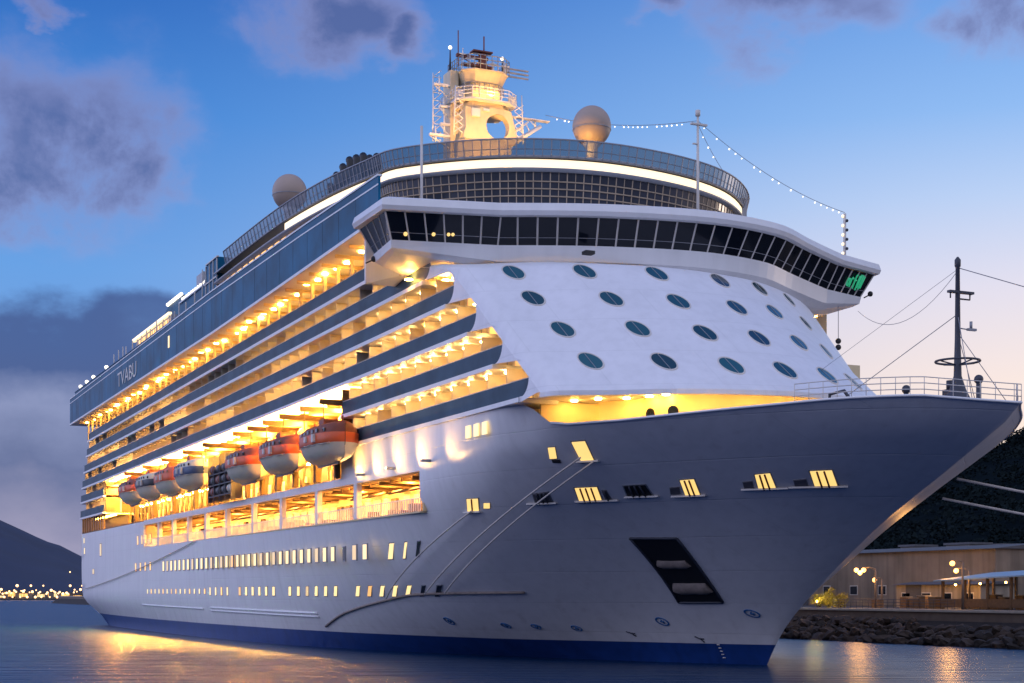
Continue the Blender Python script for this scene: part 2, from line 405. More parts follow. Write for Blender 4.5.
def smooth_tab(t, n=8):
    pts = catmull([(a, b, 0) for a, b in t], n)
    return [(p.x, p.y) for p in pts]
WN_, DS_, DP_ = smooth_tab(WN_), smooth_tab(DS_), smooth_tab(DP_)
AFT = [(-178, 19.5), (-165, 20.8), (-150, 21.6), (-120, 22.2), (-90, 22.3), (-60, 21.0)]
ST = smooth_tab(STEM)
def stem_x(z): return interp(ST, z)
def half(x, z, port=False):
    t = max(0.0, min(1.0, z / 17.4))
    xs = stem_x(z)
    if x >= -60:
        n = (xs - x) / (xs + 60)
        wl, dk = interp(WN_, n), interp(DP_ if port else DS_, n)
        k = sstep((0.42 - n) / 0.30)
    else:
        wl, dk, k = interp(AFT, x), 23.4, 0
    g = lerp(1 - (1 - t) ** 2.6, t ** 1.2, k)
    if x < -60: g = lerp(g, sstep(z / 5.2), sstep((-60 - x) / 60))
    if k == 0 and t > 0.6: g = max(g, min(1, g + (t - 0.6) * 0.3))
    return lerp(wl, dk, g)
def hull_pt(x, z, off=0.0):
    e = 0.05
    p = Vector((x, -half(x, z), z))
    dx = Vector((2 * e, -half(x + e, z) + half(x - e, z), 0)); dz = Vector((0, -half(x, z + e) + half(x, z - e), 2 * e))
    n = dx.cross(dz).normalized()
    if n.y > 0: n = -n
    return p + n * off, n, dx.normalized(), dz.normalized()
STERN = [(-2, -158), (0, -166), (1.6, -171.5), (3.8, -174.8), (6, -176.6), (9, -177.2), (40, -177.2)]
def ztop(x):
    return interp([(-60, 18.7), (4.2, 18.7), (4.8, 18.2), (5.5, 17.5), (6.3, 17.05), (7.5, 16.95), (11, 16.95), (16, 17.1), (20, 17.22), (23.5, 17.4), (26, 17.5), (27.3, 17.25)], x)
def boot(x): return interp([(-178, 2.0), (-120, 1.8), (-60, 1.75), (0, 1.6), (20, 1.6)], x)

# front house (raked, rounded) plan: offsets from its starboard start point
TP = [(0, -23.4), (1.5, -22.75), (3.0, -20), (5.6, -16), (7.1, -11.6), (7.6, -7.6), (7.0, -3.8), (5.3, -0.3), (1, 5), (-6, 11), (-15, 16.5), (-26, 20.5)]
TPC = [(p.x, p.y) for p in catmull([(a, b, 0) for a, b in TP], 8)]
def tow_x(z): return 6.6 - 1.4 * (z - 19.9) - max(0, z - 30.0) * 3.2
def tow(s, z):      # s: 0..11 along the plan
    i = max(0, min(len(TPC) - 2, int(s * 8))); f = s * 8 - i
    a, b = TPC[i], TPC[i + 1]
    return Vector((tow_x(z) + lerp(a[0], b[0], f), lerp(a[1], b[1], f) + max(0, s - 4.5) * max(0, z - 22.5) * 0.10, z))
def tow_frame(s, z):
    u = (tow(s + 0.05, z) - tow(s - 0.05, z)).normalized(); w = (tow(s, z + 0.1) - tow(s, z - 0.1)).normalized()
    n = u.cross(w).normalized()
    if n.x < 0 and n.y > 0: n = -n
    if n.z < 0 and n.x < 0: n = -n
    return tow(s, z), n, u, w
#==END_FORMS

# ------------------------------------------------------------------ ground, water, shores, hills
def structure(mb, name, m): return tag(mb.build(name, m), kind='structure')
wm = bpy.data.materials.new('sea'); wm.use_nodes = True
nt = wm.node_tree; p = nt.nodes['Principled BSDF']
p.inputs['Base Color'].default_value = (0.004, 0.028, 0.08, 1); p.inputs['Roughness'].default_value = 0.27; p.inputs['IOR'].default_value = 1.33
tcn = nt.nodes.new('ShaderNodeTexCoord')
def wvec(v):
    n = nt.nodes.new('ShaderNodeVectorMath'); n.operation = 'DOT_PRODUCT'; nt.links.new(tcn.outputs['Object'], n.inputs[0]); n.inputs[1].default_value = v
    return n.outputs['Value']
cx = nt.nodes.new('ShaderNodeCombineXYZ'); nt.links.new(wvec(RGT * 0.06), cx.inputs[0]); nt.links.new(wvec(FWD * 0.75), cx.inputs[1])
n1 = nt.nodes.new('ShaderNodeTexNoise'); n1.inputs['Scale'].default_value = 1.0; n1.inputs['Detail'].default_value = 3
nt.links.new(cx.outputs[0], n1.inputs['Vector'])
b1 = nt.nodes.new('ShaderNodeBump'); b1.inputs['Strength'].default_value = 1.0; b1.inputs['Distance'].default_value = 0.75
nt.links.new(n1.outputs['Fac'], b1.inputs['Height']); nt.links.new(b1.outputs[0], p.inputs['Normal'])
MATS['sea'] = wm
_m = MATS['port_glass']; _n = _m.node_tree; _o = _n.nodes.new('ShaderNodeObjectInfo'); _r = _n.nodes.new('ShaderNodeValToRGB')
_r.color_ramp.elements[0].color = (0.004, 0.022, 0.035, 1); _r.color_ramp.elements[1].color = (0.02, 0.11, 0.14, 1)
_n.links.new(_o.outputs['Random'], _r.inputs[0]); _n.links.new(_r.outputs[0], _n.nodes['Principled BSDF'].inputs['Base Color'])
structure(MB().add([(-6000, -6000, 0), (3000, -6000, 0), (3000, 6000, 0), (-6000, 6000, 0)], [(0, 1, 2, 3)]), 'water', 'sea')
structure(MB().add([(-9000, -9000, -14), (9000, -9000, -14), (9000, 9000, -14), (-9000, 9000, -14)], [(0, 1, 2, 3)]), 'sea_bed', 'shore_land')

# ================================================================== THE SHIP
ship = empty('cruise_ship', (-75, 0, 0))
tag(ship, 'large white cruise ship moored with lit balconies, raked porthole front and tall overhanging bow', 'cruise ship')

# --- hull: fore body grid + aft body grid, starboard and port
def split_rows(mb, rows, zb, flip=False):
    mb.grid(rows, 0, True, flip)
hull = MB()
ZL = [0, 0.6, 1.1, 'boot', 2.2, 3.0, 3.9, 4.9, 6.0, 7.2, 8.4, 9.6, 10.9, 12.1, 13.2, 14.2, 15.2, 16.2, 'top']
FX = -13.8
vs_ = [1 - (1 - k / 44) ** 1.9 for k in range(45)]
def zval(z, x, port): return boot(x) if z == 'boot' else ((ztop(x) if not port else min(ztop(x), 17.75)) if z == 'top' else z)
def fore_rows(port, zl):
    rows = []
    for z in zl:
        r = []
        for v in vs_:
            zz = 17.3 if z == 'top' else (2 if z == 'boot' else z)
            x = FX + (stem_x(zz) - FX) * v
            zv = zval(z, x, port); x = FX + (stem_x(min(zv, 17.2)) - FX) * v
            zv = zval(z, x, port)
            y = half(x, zv, port)
            if v == 1: y = 0
            r.append((x, y if port else -y, zv))
        rows.append(r)
    return rows
bi = ZL.index('boot')
def ser(port, fn):
    lo, hi = fn(port, ZL[:bi + 1]), fn(port, ZL[bi:])
    return lo, hi
hull_boot = MB()
for port in (False, True):
    lo, hi = ser(port, fore_rows)
    hull_boot.grid(lo, 0, True); hull.grid(hi, 0, True)
def aft_rows(port, zl):
    rows = []
    for z in zl:
        r = []
        for k in range(41):
            v = k / 40
            zz = 2.3 if z == 'boot' else z
            x = lerp(interp(STERN, zz), FX, v)
            zv = boot(x) if z == 'boot' else z
            y = half(x, zv, port)
            r.append((x, y if port else -y, zv))
        rows.append(r)
    return rows
ZA = [z for z in ZL if z in ('boot',) or (z != 'top' and z <= 12.1)]
for port in (False, True):
    bi = ZA.index('boot')
    hull_boot.grid(aft_rows(port, ZA[:bi + 1]), 0, True); hull.grid(aft_rows(port, ZA[bi:] + ([15.9] if port else [])), 0, True)
# stern closing face
for z0, z1 in zip([z for z in (0, 1.6, 3.8, 6, 9, 12.1)], (1.6, 3.8, 6, 9, 12.1, 15.9)):
    xa, xb = interp(STERN, z0), interp(STERN, z1)
    ya, yb = half(xa, z0), half(xb, z1)
    (hull if z0 > 1 else hull_boot).add([(xa, -ya, z0), (xa, ya, z0), (xb, yb, z1), (xb, -yb, z1)], [(0, 1, 2, 3)])
# shell panels round the promenade opening
Y = -23.4
hull.box(-177.1, -122.6, Y, Y + 0.25, 12.1, 15.8)
hull.box(-122.6, -13.8, Y - 0.003, Y + 0.5, 15.25, 15.95)
hull.box(-33.5, -13.8, Y, Y + 0.25, 15.95, 18.7)
ho = hull.build('hull', 'hull_white', ship)
hull_boot.build('boot_top', 'boot_blue', ship)
# cap rail along the fore bulwark, foredeck
cap = MB()
rowS = fore_rows(False, ['top'])[0]; rowP = fore_rows(True, ['top'])[0]
cap.tube([Vector(q) for q in rowS if q[0] > 5.0] + [Vector(q) for q in reversed(rowP) if q[0] > 5], 0.09, 6)
cap.build('bulwark_cap', 'white_paint', ship)
# inner bulwark and foredeck
deck = MB()
ds = [(q[0] - 0.3, q[1] * 0.985) for q in fore_rows(False, [16.0])[0]]; dp = [(q[0] - 0.3, q[1] * 0.985) for q in fore_rows(True, [16.0])[0]]
ring = ds + dp[::-1][1:]
deck.add([(x, y, 15.9) for x, y in ring], [tuple(range(len(ring)))])
deck.build('foredeck', 'deck_green', ship)

# --- inner blocks that carry decks
core = MB()
core.box(-176, -17.5, -20.7, 18.5, 24.0, 35.2); core.box(-176, -32, -20.7, 12, 35.2, 39.6)
core.box(-176, -11, -16.2, 17.5, 12.0, 24.0)
core.box(-33.2, -1.5, -20.7, 10, 15.9, 24.0)
core.box(-17.5, -6, -20.6, 8, 24.0, 28.3); core.box(-17.5, -12.5, -20.6, 8, 28.3, 31.4)
core.build('superstructure', 'cream', ship)

# --- balcony rows: slab, glass front, bays
ROWS = [  # slab top stern, slab top bow, x start, x end
    (18.7, 18.9, -33.2, 6.3), (21.4, 21.75, -33.2, 2.0), (23.9, 24.75, -176.6, -2.6),
    (26.5, 27.55, -174.5, -6.8), (29.1, 30.25, -172.0, -11.6), (31.6, 32.9, -170.0, -17.2)]
def zrow(k, x): a, b = ROWS[k][0], ROWS[k][1]; return a + (b - a) * (x + 176) / 180
for k, (za, zb, x0, x1) in enumerate(ROWS):
    s = MB(); z0, z1 = zrow(k, x0), zrow(k, x1)
    yo = Y - 0.16
    s.beam(x0, x1 - 1.35, yo, -20.5, z0 - 0.32, z0, zrow(k, x1 - 1.35) - 0.32, zrow(k, x1 - 1.35))
    s.build('deck_slab', 'white_paint', ship)
    if k < 2: MB().beam(-178.2 if k == 0 else -177.6, -155, yo, -16, zrow(k, -178) - 0.32, zrow(k, -178), zrow(k, -155) - 0.32, zrow(k, -155)).build('deck_slab', 'white_paint', ship)
    g = MB()
    g.beam(x0 + 0.1, x1 - 0.1, Y + 0.03, Y + 0.09, z0 + 0.005, z0 + 1.16, z1 + 0.005, z1 + 1.16)
    if k < 2: MB().beam(-178 + 0.5 * k, -155, Y - 0.06, Y, zrow(k, -178) + 0.005, zrow(k, -178) + 1.16, zrow(k, -155) + 0.005, zrow(k, -155) + 1.16).build('glass_balustrade', 'rail_glass', ship)
    go = g.build('glass_balustrade', 'rail_glass', ship)
    h = MB()
    h.tube([(x0 + 0.1, Y + 0.06, z0 + 1.2), (x1 - 0.1, Y + 0.06, z1 + 1.2)], 0.045, 6)
    h.build('handrail', 'frame_light', go)
# top slab that roofs row E / F
BL = 3.3
def bay_proto(kind):
    b = MB()
    b.box(0, 0.07, 0.25, 2.72, 0.0, 2.36)
    b.box(0, BL, 2.66, 2.72, 0.0, 2.4)
    o = b.build('balcony', ['frosted'])
    d = MB(); d.box(0.75, 1.7, 2.60, 2.658, 0.05, 2.05); d.box(1.75, 2.7, 2.60, 2.658, 0.05, 2.05)
    d.build('balcony_door', ['door_lit', 'door_dim', 'door_dark'][kind], o)
    if kind < 2:
        l = MB(); l.lathe([(0.01, 0.10), (0.2, 0.10), (0.24, 0.04), (0.2, 0.0), (0.01, 0.0)], (BL / 2, 1.1, 2.26), 10)
        l.build('ceiling_lamp', 'lamp_cabin' if kind == 0 else 'lamp_soft', o)
    f = MB(); f.box(1.3, 1.9, 0.9, 1.5, 0.40, 0.46); f.box(1.32, 1.38, 0.92, 0.98, 0, 0.4); f.box(1.82, 1.88, 1.42, 1.48, 0, 0.4); f.box(1.3, 1.36, 0.9, 1.5, 0.46, 0.95)
    f.build('balcony_chair', 'metal_grey', o)
    return o
bays = []
for k, (za, zb, x0, x1) in enumerate(ROWS[:5]):
    n = int((x1 - x0 - 0.6) / BL)
    for i in range(n):
        bays.append((x1 - 0.9 - (i + 1) * BL, k))
    if k < 2:
        for i in range(6): bays.append((-157.5 - i * BL, k))
bays.sort(key=lambda t: -t[0])
random.seed(11)
protos = [bay_proto(k) for k in range(3)]
first = [True] * 3
rest = MB()
for i, (x, k) in enumerate(bays):
    r = random.random()
    run = math.sin(x * 0.11 + k * 2.1) + 0.5 * math.sin(x * 0.31 + k)
    if x > -60: kd = 0 if r < 0.78 else (1 if r < 0.97 else 2)
    elif run > 0.55: kd = 0
    else: kd = 1 if r < 0.85 else 2
    base = Vector((x, Y, zrow(k, x + BL / 2) + 0.01))
    if i < 99:
        if first[kd]: o = protos[kd]; first[kd] = False
        else: o = copy_tree(protos[kd])
        o.parent = ship; o.location = base - WLOC[ship.name]
        if kd == 2: o['label'] = 'unlit balcony with dark glass doors'
    else:
        t = rest
        t.box(x, x + 0.07, Y + 0.25, Y + 2.72, base.z, base.z + 2.3, 0)
        t.box(x, x + BL, Y + 2.66, Y + 2.72, base.z, base.z + 2.3, 0)
        t.box(x + 0.75, x + 2.7, Y + 2.60, Y + 2.658, base.z + 0.05, base.z + 2.05, 1 + kd)
        if kd < 2: t.box(x + 1.45, x + 1.9, Y + 0.9, Y + 1.3, base.z + 2.16, base.z + 2.24, 4 + kd)
for kd in range(3):
    if first[kd]:
        for c in kids(protos[kd]): bpy.data.objects.remove(c)
        bpy.data.objects.remove(protos[kd])
ro = rest.build('balcony', ['frosted', 'door_lit', 'door_dim', 'door_dark', 'lamp_cabin', 'lamp_soft'], ship); ro['kind'] = 'stuff'

# --- starboard side wall with rounded row ends
sw = MB()
def row_end(k, z):
    zs = zrow(k, ROWS[k][3]); zt = zrow(k + 1, ROWS[k][3]) - 0.32 if k < 5 else zs + 2.5
    t = max(0, min(1, (z - zs) / (zt - zs)))
    return ROWS[k][3] - 1.35 * (1 - math.sqrt(max(0, 1 - (2 * t - 1) ** 2)))
for k in range(5):
    zs = zrow(k, ROWS[k][3]); zt = zrow(k + 1, ROWS[k][3] if k < 5 else -17) - 0.32
    rows = []
    N = 14
    for i in range(N + 1):
        t = 0.5 - 0.5 * math.cos(math.pi * i / N); z = lerp(zs, zt, t)
        xa = row_end(k, z); xb = tow_x(z)
        rows.append([(lerp(xa, max(xb, xa + 0.02), j / 4), Y, z) for j in range(5)])
    # slab band above
    znx = zrow(k + 1, ROWS[k + 1][3]) if k < 4 else zt + 0.3
    zz = znx
    rows.append([(lerp(ROWS[k + 1][3] - 1.35 if k < 5 else -18, tow_x(zz), j / 4), Y, zz) for j in range(5)])
    sw.grid(rows, 0, False)
# band from the hull to row A
sw.grid([[(lerp(-1, 4.8, j / 3), Y - 0.002, 18.55) for j in range(4)], [(lerp(4.9, tow_x(18.95), j / 3), Y - 0.002, 18.95) for j in range(4)]], 0, False)
sw.build('side_wall', 'tower_white', ship)

# --- rounded front house
tw = MB()
zl = [18.85 + (31.3 - 18.85) * i / 26 for i in range(27)]
ss = [11 * j / 88 for j in range(89)]
tw.grid([[tow(s, z) for s in ss] for z in zl], 0, True)
# lip underside and recessed lower wall of the open mooring gallery
inset = lambda s, z, d: Vector((tow(s, 18.85).x - d, tow(s, 18.85).y * 0.93 + 0.0, z)) if s > 3 else Vector((tow(s, 18.85).x - d, lerp(-17.6, tow(3, 18.85).y * .93, max(0, s - .0) / 3), z))
tw.grid([[tow(s, 18.85) for s in ss], [inset(s, 18.85, 2.6) for s in ss]], 0, False)
tw.add([(4.2, -23.35, 18.83), (9, -21, 18.83), (9, -15, 18.83), (4.2, -15, 18.83)], [(0, 1, 2, 3)])
tw.grid([[tow(s, 18.85) for s in ss], [tow(s, 18.85) + Vector((0, 0, -.32)) for s in ss], [tow(s, 18.85) + Vector((-.12, 0, -.32)) for s in ss], [tow(s, 18.85) + Vector((-.12, 0, -.01)) for s in ss]], 0, False)
to = tw.build('front_house', 'tower_white', ship)
gl = MB()
gl.grid([[inset(s, z, 2.6) for s in ss] for z in (18.85, 17.4, 15.9)], 0, True)
gl.box(4.3, 4.5, -21.6, -15, 16.6, 18.8)
glo = gl.build('mooring_gallery', 'cream', ship)
for (x, y) in ((5.6, -19.6), (7.2, -18.6), (6.0, -16.8), (8.3, -17.0)):
    MB().lathe([(0.01, 0.10), (0.2, 0.10), (0.24, 0.0), (0.01, 0.0)], (x, y, 18.74), 10).build('gallery_lamp', 'lamp_gallery', glo)
for s in (1.7, 2.3, 2.8, 3.3, 3.8, 4.3, 4.8, 5.3, 5.8, 6.4, 7.0):
    q = inset(s, 18.76, 0.8)
    MB().lathe([(0.01, 0.10), (0.22, 0.10), (0.26, 0.0), (0.01, 0.0)], tuple(q), 10).build('gallery_lamp', 'lamp_gallery', glo)
for s in (2.25, 2.95):
    q = inset(s, 17.75, 2.6); q2 = inset(s + 0.1, 17.75, 2.6); u = (q2 - q).normalized(); n = Vector((u.y, -u.x, 0));
    if n.x < 0: n = -n
    m = MB(); c = q + n * 0.05
    vs = [c + u * (0.36 * math.cos(a)) + Vector((0, 0, 0.36 * math.sin(a))) + n * 0.05 for a in [2 * math.pi * i / 16 for i in range(16)]]
    vb = [v - n * 0.1 for v in vs]
    m.add(vs + vb, [tuple(range(16))] + [(i, (i + 1) % 16, 16 + (i + 1) % 16, 16 + i) for i in range(16)])
    m.build('gallery_porthole', 'dark_glass', glo)
# portholes
PORT = [(2.1, 21.18), (3.1, 21.02), (4.06, 20.78), (5.02, 20.62), (6.04, 20.54), (7.02, 20.54),
        (2.06, 23.9), (3.14, 23.82), (4.14, 23.58), (5.15, 23.42), (6.2, 23.5), (7.2, 23.42),
        (1.98, 26.78), (3.14, 26.54), (4.2, 26.46), (5.3, 26.3), (6.3, 26.5), (7.3, 26.3),
        (2.0, 29.3), (3.1, 29.2), (4.3, 29.2), (5.5, 29.1), (6.5, 29.0), (7.4, 28.9)]
for s, z in PORT:
    c, n, u, w = tow_frame(s, z)
    a, b = 0.72, 1.12
    du = (tow(s + 0.05, z) - tow(s - 0.05, z)).length / 0.1
    def ringp(k, off, sc): t = 2 * math.pi * k / 28; return tow(s + a * sc * math.cos(t) / du, z + w.z * b * sc * math.sin(t)) + n * off
    fr = MB(); N = 28
    prof = [(0.0, 1.12), (0.06, 1.10), (0.08, 1.04), (0.03, 0.985), (-0.10, 0.97)]
    rows = [[ringp(k % N, o_, s_) for k in range(N + 1)] for o_, s_ in prof]
    fr.grid(rows, 0, True)
    fo = fr.build('porthole', 'frame_light', ship)
    g = MB(); gv = [ringp(k, 0.03, 0.99) for k in range(N)] + [c + n * 0.03]; g.add(gv, [(k, (k + 1) % N, N) for k in range(N)])
    g.build('porthole_glass', 'port_glass', fo)
    m = MB(); wd = 0.022
    m.hexa([c + u * sx * wd + w * sz * (b * 0.97) + n * o_ for o_, sz in ((0.02, -1), (0.02, 1)) for sx in (-1, 1)][:2] + [c + u * wd + w * b * 0.97 + n * 0.02, c - u * wd + w * b * 0.97 + n * 0.02] +
           [c - u * wd - w * b * 0.97 + n * 0.06, c + u * wd - w * b * 0.97 + n * 0.06, c + u * wd + w * b * 0.97 + n * 0.06, c - u * wd + w * b * 0.97 + n * 0.06])
    m.build('mullion', 'metal_grey', fo)

# --- bridge
BP0 = [(-17.0, -26.0), (-11.6, -26.6), (-9.9, -18.4), (-6.9, -11.1), (-5.2, -3.0), (-6.1, 3.3), (-8.6, 8.3), (-10.9, 13.6), (-12.0, 18.0), (-16.6, 18.4)]
bp = [Vector((a, b)) for a, b in BP0]
mid = [(p.x, p.y) for p in catmull([(a, b, 0) for a, b in BP0[2:8]], 5)]
BPL = [BP0[0], BP0[1]] + mid + BP0[8:]
def offs(pl, d):
    out = []
    for i, q in enumerate(pl):
        a = Vector(pl[max(i - 1, 0)]); b = Vector(pl[min(i + 1, len(pl) - 1)]); t = (b - a).normalized()
        out.append((q[0] + t.y * d, q[1] - t.x * d))
    return out
ang = [Vector((FWD.x, FWD.y))]
if offs(BPL, 1)[5][0] < BPL[5][0]: sgn = -1
else: sgn = 1
def droop(y): return -0.75 * sstep((y - 4) / 13)
def ply(d, z): return [(x, y, z + droop(y) + (max(0, 32.6 - z) * .62 * (sstep((y - 12.5) / 6) + sstep((-21 - y) / 6)) if z < 32.6 else 0)) for x, y in offs(BPL, d * sgn)]
ZB = [31.25, 32.75, 34.65, 35.0, 35.75]
def bdz(i):        # small droop towards the wing tips is not needed
    return 0
br = MB()
back = lambda z: [(-19.5, 18.2, z + droop(20)), (-19.5, -26.0, z)]
# apron (curved underside), roof
br.grid([ply(-2.2, 30.7), ply(-0.6, 31.0), ply(0.0, 31.5), ply(0.15, 32.75)], 0, False)
bot = ply(-2.2, 30.7) + back(30.9); br.add(bot, [tuple(range(len(bot)))])
br.grid([ply(0.15, 32.75), ply(-0.6, 32.78)], 0, False)
br.grid([ply(0.55, 34.65), ply(1.75, 34.72), ply(1.9, 35.05), ply(1.7, 35.6), ply(0.6, 35.95), ply(-1.5, 36.1)], 0, False)
top = ply(-1.5, 36.1) + back(36.1); br.add(top, [tuple(range(len(top)))])
br.box(-19.6, -19.3, -26.0, 18.0, 31.0, 35.2)
bro = br.build('bridge', 'white_paint', ship)
# window band panes
lo, hi = offs(BPL, 0.05 * sgn), offs(BPL, 1.25 * sgn)
def along(pl):
    d = [0]
    for a, b in zip(pl, pl[1:]): d.append(d[-1] + (Vector(b) - Vector(a)).length)
    return d
dl = along(BPL)
def at(pl, t):
    for i in range(len(dl) - 1):
        if t <= dl[i + 1] or i == len(dl) - 2:
            f = (t - dl[i]) / (dl[i + 1] - dl[i]); return Vector((lerp(pl[i][0], pl[i + 1][0], f), lerp(pl[i][1], pl[i + 1][1], f), 0))
corners = [dl[1], dl[2], dl[-3], dl[-2], dl[-1]]
segs = [(0, dl[1], 4), (dl[1], dl[2], 6), (dl[2], dl[-3], 22), (dl[-3], dl[-2], 5), (dl[-2], dl[-1], 3)]
mul = MB(); rail = MB()
for t0, t1, n in segs:
    for i in range(n):
        a, b = lerp(t0, t1, i / n), lerp(t0, t1, (i + 1) / n)
        P = [at(lo, a), at(lo, b), at(hi, b), at(hi, a)]
        P = [Vector((q_.x, q_.y, z_ + droop(q_.y))) for q_, z_ in zip(P, (32.75, 32.75, 34.68, 34.68))]
        nn = (P[1] - P[0]).cross(P[3] - P[0]).normalized() * -0.06
        MB().hexa([P[0], P[1], P[1] + nn, P[0] + nn, P[3], P[2], P[2] + nn, P[3] + nn]).build('bridge_window', 'dark_glass', bro)
        mul.tube([P[0], P[3]], 0.075, 4, cap=False, smooth=False)
        rail.tube([lerp(P[0], P[3], 0.28), lerp(P[1], P[2], 0.28)], 0.03, 4, smooth=False)
mul.build_each('window_mullion', 'frame_light', bro)
rail.build('window_rail', 'metal_grey', bro)
# green reflection in the port wing glass drawn as added glowing tubes, warm console lamps in the starboard wing
gs = MB()
w0, w1 = at(lo, lerp(dl[-3], dl[-2], 0.45)), at(lo, lerp(dl[-3], dl[-2], 0.97))
ux = (w1 - w0).normalized(); nx = Vector((1, 0, 0))
def gpt(u, v): q = lerp(w0, w1, u); return Vector((q.x + 0.16 + v * 1.2, q.y, 32.8 + v * 1.9 + droop(q.y)))
for pts in ([(0.02, .45), (.06, .62), (.12, .62), (.14, .45), (.1, .3), (.04, .32), (.02, .45)], [(.2, .28), (.22, .6), (.27, .68), (.33, .62)], [(.4, .25), (.43, .75), (.48, .82)], [(.38, .55), (.5, .6)],
            [(.58, .2), (.62, .8)], [(.64, .3), (.7, .85)], [(.73, .25), (.8, .85)], [(.82, .3), (.9, .8)]):
    gs.tube([gpt(*q) for q in pts], 0.07, 5)
gs.build('green_squiggle', 'green_glow', bro)
for t in (0.12, 0.38, 0.52, 0.56):
    q = at(lo, lerp(dl[1], dl[2], t)); MB().ball((q.x + 0.28, q.y, 33.15 + 0.4 * t), 0.17, 8, 5).build('console_lamp', 'lit_port', bro)
MB().box(-6.05, -5.35, -13.0, -12.2, 31.75, 32.0).build('camera_housing', 'black_paint', bro)
# soffit lamps under the wings
for (x, y) in ((-15.2, -23.8), (-14.2, -21.0), (-15.0, 15.2)):
    MB().lathe([(0.01, 0.08), (0.3, 0.08), (0.34, 0), (0.01, 0)], (x, y, 30.58), 10).build('soffit_lamp', 'lamp', bro)

# --- sun deck fascia along the side, lit soffit under it
fz0 = lambda x: interp([(-178, 35.1), (-70, 35.35), (-14, 36.2)], x)
fz1 = lambda x: interp([(-178, 39.5), (-75, 40.1), (-40, 39.9), (-14, 39.5)], x)
YF = -25.2
fa = MB()
xs = [-178.5, -140, -110, -75, -56, -40, -28, -18.5]
for a, b in zip(xs, xs[1:]):
    fa.beam(a, b, YF, YF + 0.2, fz0(a) + 0.18, fz1(a), fz0(b) + 0.18, fz1(b))
fa.box(-178.5, -178.2, YF + 0.2, 20, 35.4, 39.5)
fao = fa.build('deck_fascia', 'teal_glass', ship)
tr = MB()
for a, b in zip(xs, xs[1:]):
    tr.beam(a, b, YF - 0.06, -20.6, fz0(a) - 0.12, fz0(a) + 0.16, fz0(b) - 0.12, fz0(b) + 0.16)
    tr.beam(a, b, YF - 0.06, YF + 0.35, fz1(a) + 0.01, fz1(a) + 0.16, fz1(b) + 0.01, fz1(b) + 0.16)
    tr.beam(a, b, YF - 0.03, YF - 0.002, fz1(a) - 0.75, fz1(a) - 0.62, fz1(b) - 0.75, fz1(b) - 0.62)
tr.build('fascia_trim', 'white_paint', fao)
seam = MB()
x = -176
while x < -20:
    seam.box(x, x + 0.07, YF - 0.012, YF - 0.001, fz0(x) + 0.2, fz1(x) - 0.8); x += 4.6
seam.build_each('fascia_seam', 'rail_glass', fao)
MB().box(-97.9, -97.2, YF - 0.06, YF - 0.01, 37.0, 38.5).build('side_marker_lamp', 'lit_window', fao)
# weathered light letters near the stern end of the fascia
fc = bpy.data.curves.new('lettering', 'FONT'); fc.body = 'TVABU'; fc.size = 3.0; fc.extrude = 0.02
fo = bpy.data.objects.new('lettering', fc); COL.objects.link(fo)
bpy.context.view_layer.update()
lm = bpy.data.meshes.new_from_object(fo); lm.materials.clear(); lm.materials.append(MATS['frame_light'])
bpy.data.objects.remove(fo); bpy.data.curves.remove(fc)
fo = bpy.data.objects.new('lettering', lm); COL.objects.link(fo); fo.parent = fao
fo.location = Vector((-133, YF - 0.05, 36.15)) - WLOC[fao.name]; fo.rotation_euler = (R_(90), 0, 0); fo.scale = (1.55, 1, 1)
x = -172
while x < -20:
    l = MB(); z = fz0(x) - 0.24
    l.lathe([(0.01, 0.1), (0.24, 0.1), (0.28, 0), (0.01, 0)], (x + random.uniform(-.4, .4), -22.9 + random.uniform(-.5, .3), z), 10)
    l.build('deck_lamp', 'lamp', ship)
    x += 2.55
# promenade columns and cabin fronts behind the top balustrade
pw = MB()
x = -172
while x < -18:
    pc = MB(); pc.box(x, x + 0.22, -23.2, -22.9, zrow(5, x), fz0(x) - 0.1)
    pc.box(x, x + 0.18, -24.6, -20.7, fz0(x) - 0.42, fz0(x) - 0.13)
    pc.build('promenade_post', 'cream', ship)
    pw.box(x + 0.6, x + 2.9, -20.76, -20.70, zrow(5, x) + 0.3, zrow(5, x) + 2.2)
    x += 3.9
pw.build_each('promenade_window', 'door_lit', ship)

# --- lifeboat recess: back wall, ceiling, clutter, lamps
X0, X1, YB = -155, -33.3, -16.6
rc = MB()
rc.box(X0, X1, YB, YB + 0.3, 15.96, 23.5)
rc.box(-176.5, X1, Y + 0.1, YB, 15.80, 15.955)
rc.box(X0 - 0.3, X0, Y + 0.3, YB, 18.6, 23.6)
rc.box(X1, X1 + 0.3, Y + 0.02, YB, 15.96, 24.0)
rc.box(X0, X1, -19.2, YB, 19.7, 19.9)
rc.box(-176.5, X0, -19.5, -19.2, 15.96, 18.4)
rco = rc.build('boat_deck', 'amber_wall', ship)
rw = MB(); rd = MB(); rf = MB()
random.seed(3)
x = X0 + 1
while x < X1 - 3:
    if random.random() < 0.7: rw.box(x, x + 1.2, YB - 0.06, YB - 0.01, 16.6, 18.6)
    if random.random() < 0.7: rw.box(x, x + 1.6, YB - 0.06, YB - 0.01, 20.6, 22.2)
    rf.box(x - 0.5, x - 0.28, -19.3, -19.1, 16, 23.4)
    rf.box(x - 0.5, x - 0.3, Y + 0.3, YB, 22.9, 23.3)
    for _ in range(2):
        a = random.uniform(0.4, 1.2); xx = x + random.uniform(0, 2); zz = random.choice((16, 19.92)); yy = random.uniform(-19, -17.6)
        rd.box(xx, xx + a, yy, yy + a * 0.8, zz, zz + random.uniform(0.4, 1.8))
    MB().tube([(x, -18.5, 16.9), (x + 2.9, -19.0, 19.5)], 0.08, 5).build('deck_brace', 'dark_steel', rco)
    x += 2.9
